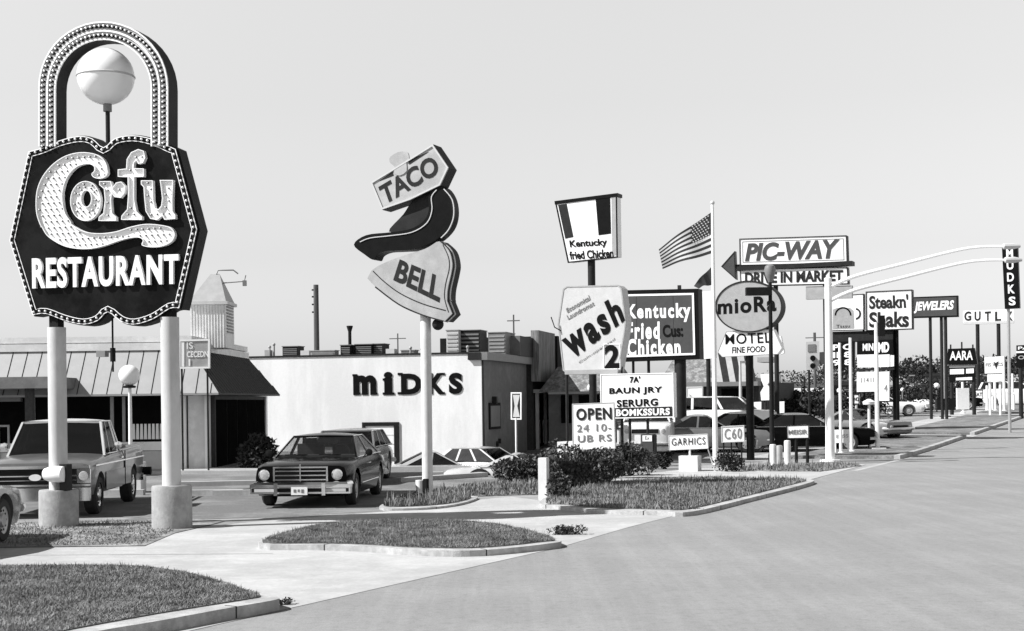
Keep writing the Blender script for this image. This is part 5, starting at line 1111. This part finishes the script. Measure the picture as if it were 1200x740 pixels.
for s in (-1, 1):
    MB().box(s*(w-.05), s*(w+.012), .55, h-.05, 1.19, 1.235).build('bed_rail', 'truckpaint', t, smooth=0)
    for y0, y1 in ((-h+1.3, .44), (.52, h-1.6)): MB().box(min(s*(w+.002), s*(w+.014)), max(s*(w+.002), s*(w+.014)), y0, y1, .44, .78).build('lower_shade_panel', 'truckshade', t, smooth=0)
    MB().box(min(s*(w+.002), s*(w+.02)), max(s*(w+.002), s*(w+.02)), -h+.35, h-.1, .93, .955).build('side_trim', 'chrome', t, smooth=0)
    MB().box(min(s*(w+.004), s*(w+.02)), max(s*(w+.004), s*(w+.02)), .46, .49, .45, 1.13).build('cab_gap', 'blackmatte', t, smooth=0)
    MB().box(s*(w+.01)-.012, s*(w+.01)+.012, .1, .28, .99, 1.02).build('door_handle', 'chrome', t)
    mirror(t, s*.98, -.7, 1.27, s)
cabin(t, (-1.12, -.62, .25, .42, 1.12, 1.76, w*.93, w*.76), 'truckpaint', [(0, .08), (.3, .03), (.8, .16), (1, .12)], interior=True, roofcol='carlight', gl='darkglass')
for y in (-h+.85, h-1.15):
    for s in (-1, 1): wheel(t, s*(w-.14), y, wr, .24, s, 'chrome')
MB().box(-.8, .8, -h-.03, -h+.05, .62, .90).build('grille', 'blackmatte', t, smooth=0)
gb = MB().box(-.98, .98, -h-.05, -h-.0, .905, .96).box(-.82, .82, -h-.045, -h-.031, .765, .785).box(-.82, .82, -h-.045, -h-.031, .69, .70).box(-.98, .98, -h-.05, -h+.02, .585, .62).build('grille_bar', 'chrome', t, smooth=0)
MB().prism([(.11*math.cos(q), .75+.06*math.sin(q)) for q in np.linspace(0, 6.283, 18, endpoint=False)], -h-.06, -h-.03).build('emblem', 'white', t)
for s in (-1, 1):
    hd = MB().box(s*.87-.12, s*.87+.12, -h-.045, -h+.02, .64, .89).build('headlight_bezel', 'chrome', t, smooth=0); MB().lathe([(.09, -.0), (.08, -.014), (.02, -.018)], s*.87, -h-.04, 16, .77, 'y').build('lens', 'lens', hd)
MB().box(-1.0, 1.0, -h-.16, -h-.04, .32, .56).build('front_bumper', 'chrome', t); MB().box(-.98, .98, h+.02, h+.14, .4, .56).build('rear_bumper', 'chrome', t)
MB().lathe([(.09, -.1), (.09, .16), (.02, .17)], h+.1, .6, 12, w-.02, 'x').build('tail_light', 'blackmatte', t)
# other cars
sedan('parked_sedan', 'grey car at the left edge of the photo, only its wing and wheel in frame', 'car', -8.66, 20.5, 180, 'cargrey', L=4.9, H=1.36)
def fpos(px, Y): a, b = ray(px, 480); return a*Y, Y
pc = lambda px, py: (lambda p: (p.x, p.y))(grd(px, py))
sedan('parked_sedan', 'light sedan with dark windows behind the foot of the bell sign pole', 'car', *pc(512, 549), 96, 'carlight', L=4.6, H=1.25)
sedan('parked_hatchback', 'light rounded hatchback at the grey corner of the white shop', 'car', *pc(582, 547), 60, 'carlight', L=4.1, W=1.65, H=1.32, style='wagon')
sedan('parked_sedan', 'low white car half hidden by the shrubs beside the square white post', 'car', *pc(612, 551), 80, 'carlight', L=4.5, H=1.16)
sedan('parked_van', 'white van with dark windscreen parked behind the laundry board', 'van', *pc(760, 536), -8, 'carwhite', L=4.6, W=1.8, H=1.75, style='van', detail=1)
sedan('parked_wagon', 'grey wagon parked tight behind the rear of the black coupe', 'car', *fpos(407, 38.0), -4, 'cargrey', L=4.7, W=1.85, H=1.36, style='wagon')
sedan('parked_sedan', 'dark sedan behind the long low white letter sign', 'car', *pc(824, 532), 84, 'cargrey', L=5)
sedan('parked_sedan', 'black sedan behind the board with numerals', 'car', *pc(872, 531), 80, 'carblack', L=5.2, H=1.45)
sedan('parked_sedan', 'dark grey sedan behind the white bollards', 'car', *pc(935, 531), 84, 'carblack', L=5.4, H=1.4)
sedan('parked_sedan', 'grey sedan behind the pair of thin white poles', 'car', *fpos(1004, 62), 40, 'cargrey', L=4.4, H=1.3)
sedan('parked_sedan', 'black car beside the low white kiosk far up the road', 'car', *fpos(1079, 108), 80, 'carblack', L=5, H=1.5)
sedan('parked_sedan', 'white car far up the road near the steakhouse posts', 'car', *fpos(1052, 100), 60, 'carwhite', L=4.8)
sedan('parked_sedan', 'dark car far up the road near the pale signal pole', 'car', *fpos(1110, 104), 75, 'carblack', L=4.8)
sedan('parked_sedan', 'white car left of the black far car', 'car', *fpos(1036, 92), 80, 'carwhite', L=4.8)
sedan('parked_van', 'white van near the right edge, behind the white barrier', 'van', *fpos(1184, 112), 70, 'carwhite', L=4.8, H=1.9, style='van')
sedan('parked_van', 'white camper van behind the striped-roof restaurant sign posts', 'van', *fpos(846, 62), 75, 'carwhite', L=4.8, H=1.9, style='van')

# ------------------------------------------------------------------ shrubs and trees
def leafcloud(blobs, n, size, m, name, parent, flat=.5):
    vs = []; per = np.array([b[3]*b[4]*b[5] for b in blobs]); per = (per/per.sum()*n).astype(int)+1
    for (x, y, z, rx, ry, rz), k in zip(blobs, per):
        d = np.random.randn(k, 3); d /= np.linalg.norm(d, axis=1)[:, None]
        rad = (.55+.5*np.random.rand(k)**.6)[:, None]*(1+.16*np.sin(d[:, :1]*9+x)*np.cos(d[:, 2:3]*8+z))
        c = d*rad*[rx, ry, rz]+[x, y, z]; c[:, 2] = np.maximum(c[:, 2], .02)
        a = np.random.randn(k, 3); a /= np.linalg.norm(a, axis=1)[:, None]; e = np.cross(a, np.random.randn(k, 3)); e /= np.linalg.norm(e, axis=1)[:, None]
        s = (size*(.5+np.random.rand(k)))[:, None]
        vs.append(np.stack([c-a*s, c+e*s*flat, c+a*s, c-e*s*flat], 1).reshape(-1, 3))
    v = np.concatenate(vs); q = len(v)//4
    me = bpy.data.meshes.new(name); me.from_pydata(v.tolist(), [], np.arange(4*q).reshape(-1, 4).tolist()); me.materials.append(M[m])
    o = bpy.data.objects.new(name, me); col.objects.link(o); o.parent = parent; return o
def shrub(name, label, px, py, w, h, d=None, n=2600, size=.045, m='leaf', group=None, k=7, Y=None):
    p = grd(px, py) if Y is None else Vector((*fpos(px, Y), 0)); d = d or w*.7
    t = thing(name, label, 'shrub' if name != 'tree' else 'tree', (p.x, p.y, gz(p.x, p.y)), 0, group); bl = []
    for i in range(k):
        a = random.random()*6.28; q = random.random()**.5
        bl.append((w*.5*q*math.cos(a)*.75, d*.5*q*math.sin(a)*.75, h*(.35+.25*random.random()), w*(.22+.12*random.random()), d*(.25+.1*random.random()), h*(.3+.15*random.random())))
    leafcloud(bl, n, size, m, 'foliage', t)
    st = MB()
    for i in range(5): a = random.random()*6.28; st.tube([(0, 0, -.05), (.12*w*math.cos(a), .1*d*math.sin(a), h*.35), (.25*w*math.cos(a), .22*d*math.sin(a), h*.7)], [.02, .014, .006], 5)
    st.build('stem', 'bark', t); return t
g = 'hedge shrubs at the verge'
shrub('hedge_shrub', 'largest dense dark hedge shrub in front of the OPEN board', 698, 566, 2.0, 1.0, n=5200, group=g, k=10)
shrub('hedge_shrub', 'hedge shrub at the right end of the hedge, before the dark vending box', 738, 558, 1.3, .92, n=3000, group=g)
shrub('hedge_shrub', 'low hedge shrub just right of the square white post', 668, 572, 1.1, .72, n=2800, group=g)
shrub('hedge_shrub', 'hedge shrub left of the square white post, before the white cars', 615, 564, 1.5, .72, n=3400, group=g)
shrub('hedge_shrub', 'loose shrub behind the low hedge, below the wire sign', 632, 546, 1.9, 1.1, n=3000, group=g, size=.055)
shrub('hedge_shrub', 'tall loose shrub beside the dark pier of the board-front shop', 655, 541, 1.7, 1.25, n=3000, group=g, size=.055)
t = shrub('young_shrub', 'small upright shrub on bare stems, beside the square white post', 657, 588, .5, .68, n=700, size=.04)
shrub('dark_shrub', 'dark shrub at the right corner of the pale-awning restaurant', 300, 552, 1.5, 1.25, n=2600, size=.06, m='leafdark')
shrub('weed_tuft', 'weed tuft at the tip of the leaf-shaped island', 665, 627, .5, .16, n=500, size=.025)
shrub('weed_tuft', 'small weed at the end of the nearest kerb', 333, 710, .28, .08, n=160, size=.016, k=4)
shrub('weed_tuft', 'weed growing against the road side of the leaf-shaped island', 596, 645, .3, .09, n=200, size=.016, k=4)
shrub('weed_tuft', 'weed at the right corner of the verge kerb', 815, 602, .5, .12, n=200, size=.02, k=4)
shrub('dark_shrub', 'leafy shrub under the board with numerals', 858, 553, .9, .62, n=900, size=.04, m='leafdark')
shrub('weed_tuft', 'weed row in front of the bell sign pole', 480, 590, .9, .22, n=700, size=.03, m='leafdark')
shrub('dark_shrub', 'shrub between vending box and white block', 778, 550, .6, .5, n=700, size=.045, m='leafdark')
for px, Y, w, h, lab in ((1062, 100, 5, 2.0, 'dark bush right of the thick steakhouse post'), (1100, 112, 4, 2.6, 'dark bush left of the pale signal pole'), (1036, 96, 4, 2.2, 'dark bush left of the thick steakhouse post'), (1130, 120, 5, 2.3, 'dark bush under the trapezoid sign'), (1160, 128, 5, 2.2, 'dark bush behind the bird-mark sign posts'), (970, 92, 4, 2.2, 'dark bush between the mast and the thin pole pair'), (925, 80, 4, 1.6, 'dark bush left of the white mast, behind the dark sedan'), (950, 84, 4, 1.9, 'dark bush touching the white mast'), (990, 88, 4, 2.1, 'dark bush behind the pair of thin poles'), (1015, 90, 3, 2.3, 'dark bush behind the price boards'), (1118, 108, 3, 2.3, 'dark bush behind the pale signal pole'), (1085, 122, 5, 2.2, 'dark bush behind the far kiosk'), (1145, 150, 5, 2.6, 'dark bush left of the filling station'), (905, 95, 4, 1.7, 'dark bush behind the black post of the oval sign'), (1192, 135, 5, 2.0, 'dark bush at the right edge behind the posts')):
    shrub('dark_shrub', lab, px, 0, w, h, n=1100, size=.13, m='leafdark', Y=Y, group='far bushes along the road')
def tree(px, Y, h, w, label):
    x, y = fpos(px, Y); t = thing('tree', label, 'tree', (x, y, gz(x, y)-.3), 0, 'distant trees'); bl = []
    for i in range(8): a = random.random()*6.28; q = random.random()**.5; bl.append((w*.4*q*math.cos(a), w*.4*q*math.sin(a), h*(.5+.3*random.random()), w*.25, w*.25, h*.2))
    leafcloud(bl, 900, h*.045, 'leafdark', 'crown', t); tb = MB().tube([(0, 0, 0), (0, 0, h*.4), (.05*w, 0, h*.7)], [.03*h, .025*h, .01*h], 7)
    for i in range(4): a = i*1.6; tb.tube([(0, 0, h*.35), (.2*w*math.cos(a), .2*w*math.sin(a), h*.62)], [.016*h, .006*h], 5)
    tb.build('trunk', 'bark', t)
for px, Y, h, w, lab in ((940, 230, 4.5, 16, 'distant trees massed beyond the low grey shops'), (1000, 200, 6, 10, 'distant tree beyond the thin pole pair'), (1095, 220, 6, 10, 'distant tree behind the signal pole'), (1135, 250, 7, 12, 'broad distant tree between trapezoid and bird-mark signs'), (1122, 210, 5.5, 8, 'distant tree below the trapezoid sign'), (1150, 230, 6, 9, 'distant tree left of the bird-mark sign'), (1182, 240, 6.5, 9, 'distant tree right of the bird-mark sign'), (1215, 220, 6, 9, 'distant tree at the right edge'), (1048, 230, 6, 8, 'distant tree behind the steakhouse posts'), (1068, 240, 5.5, 8, 'distant tree below the jewelers sign')): tree(px, Y, h, w, lab)
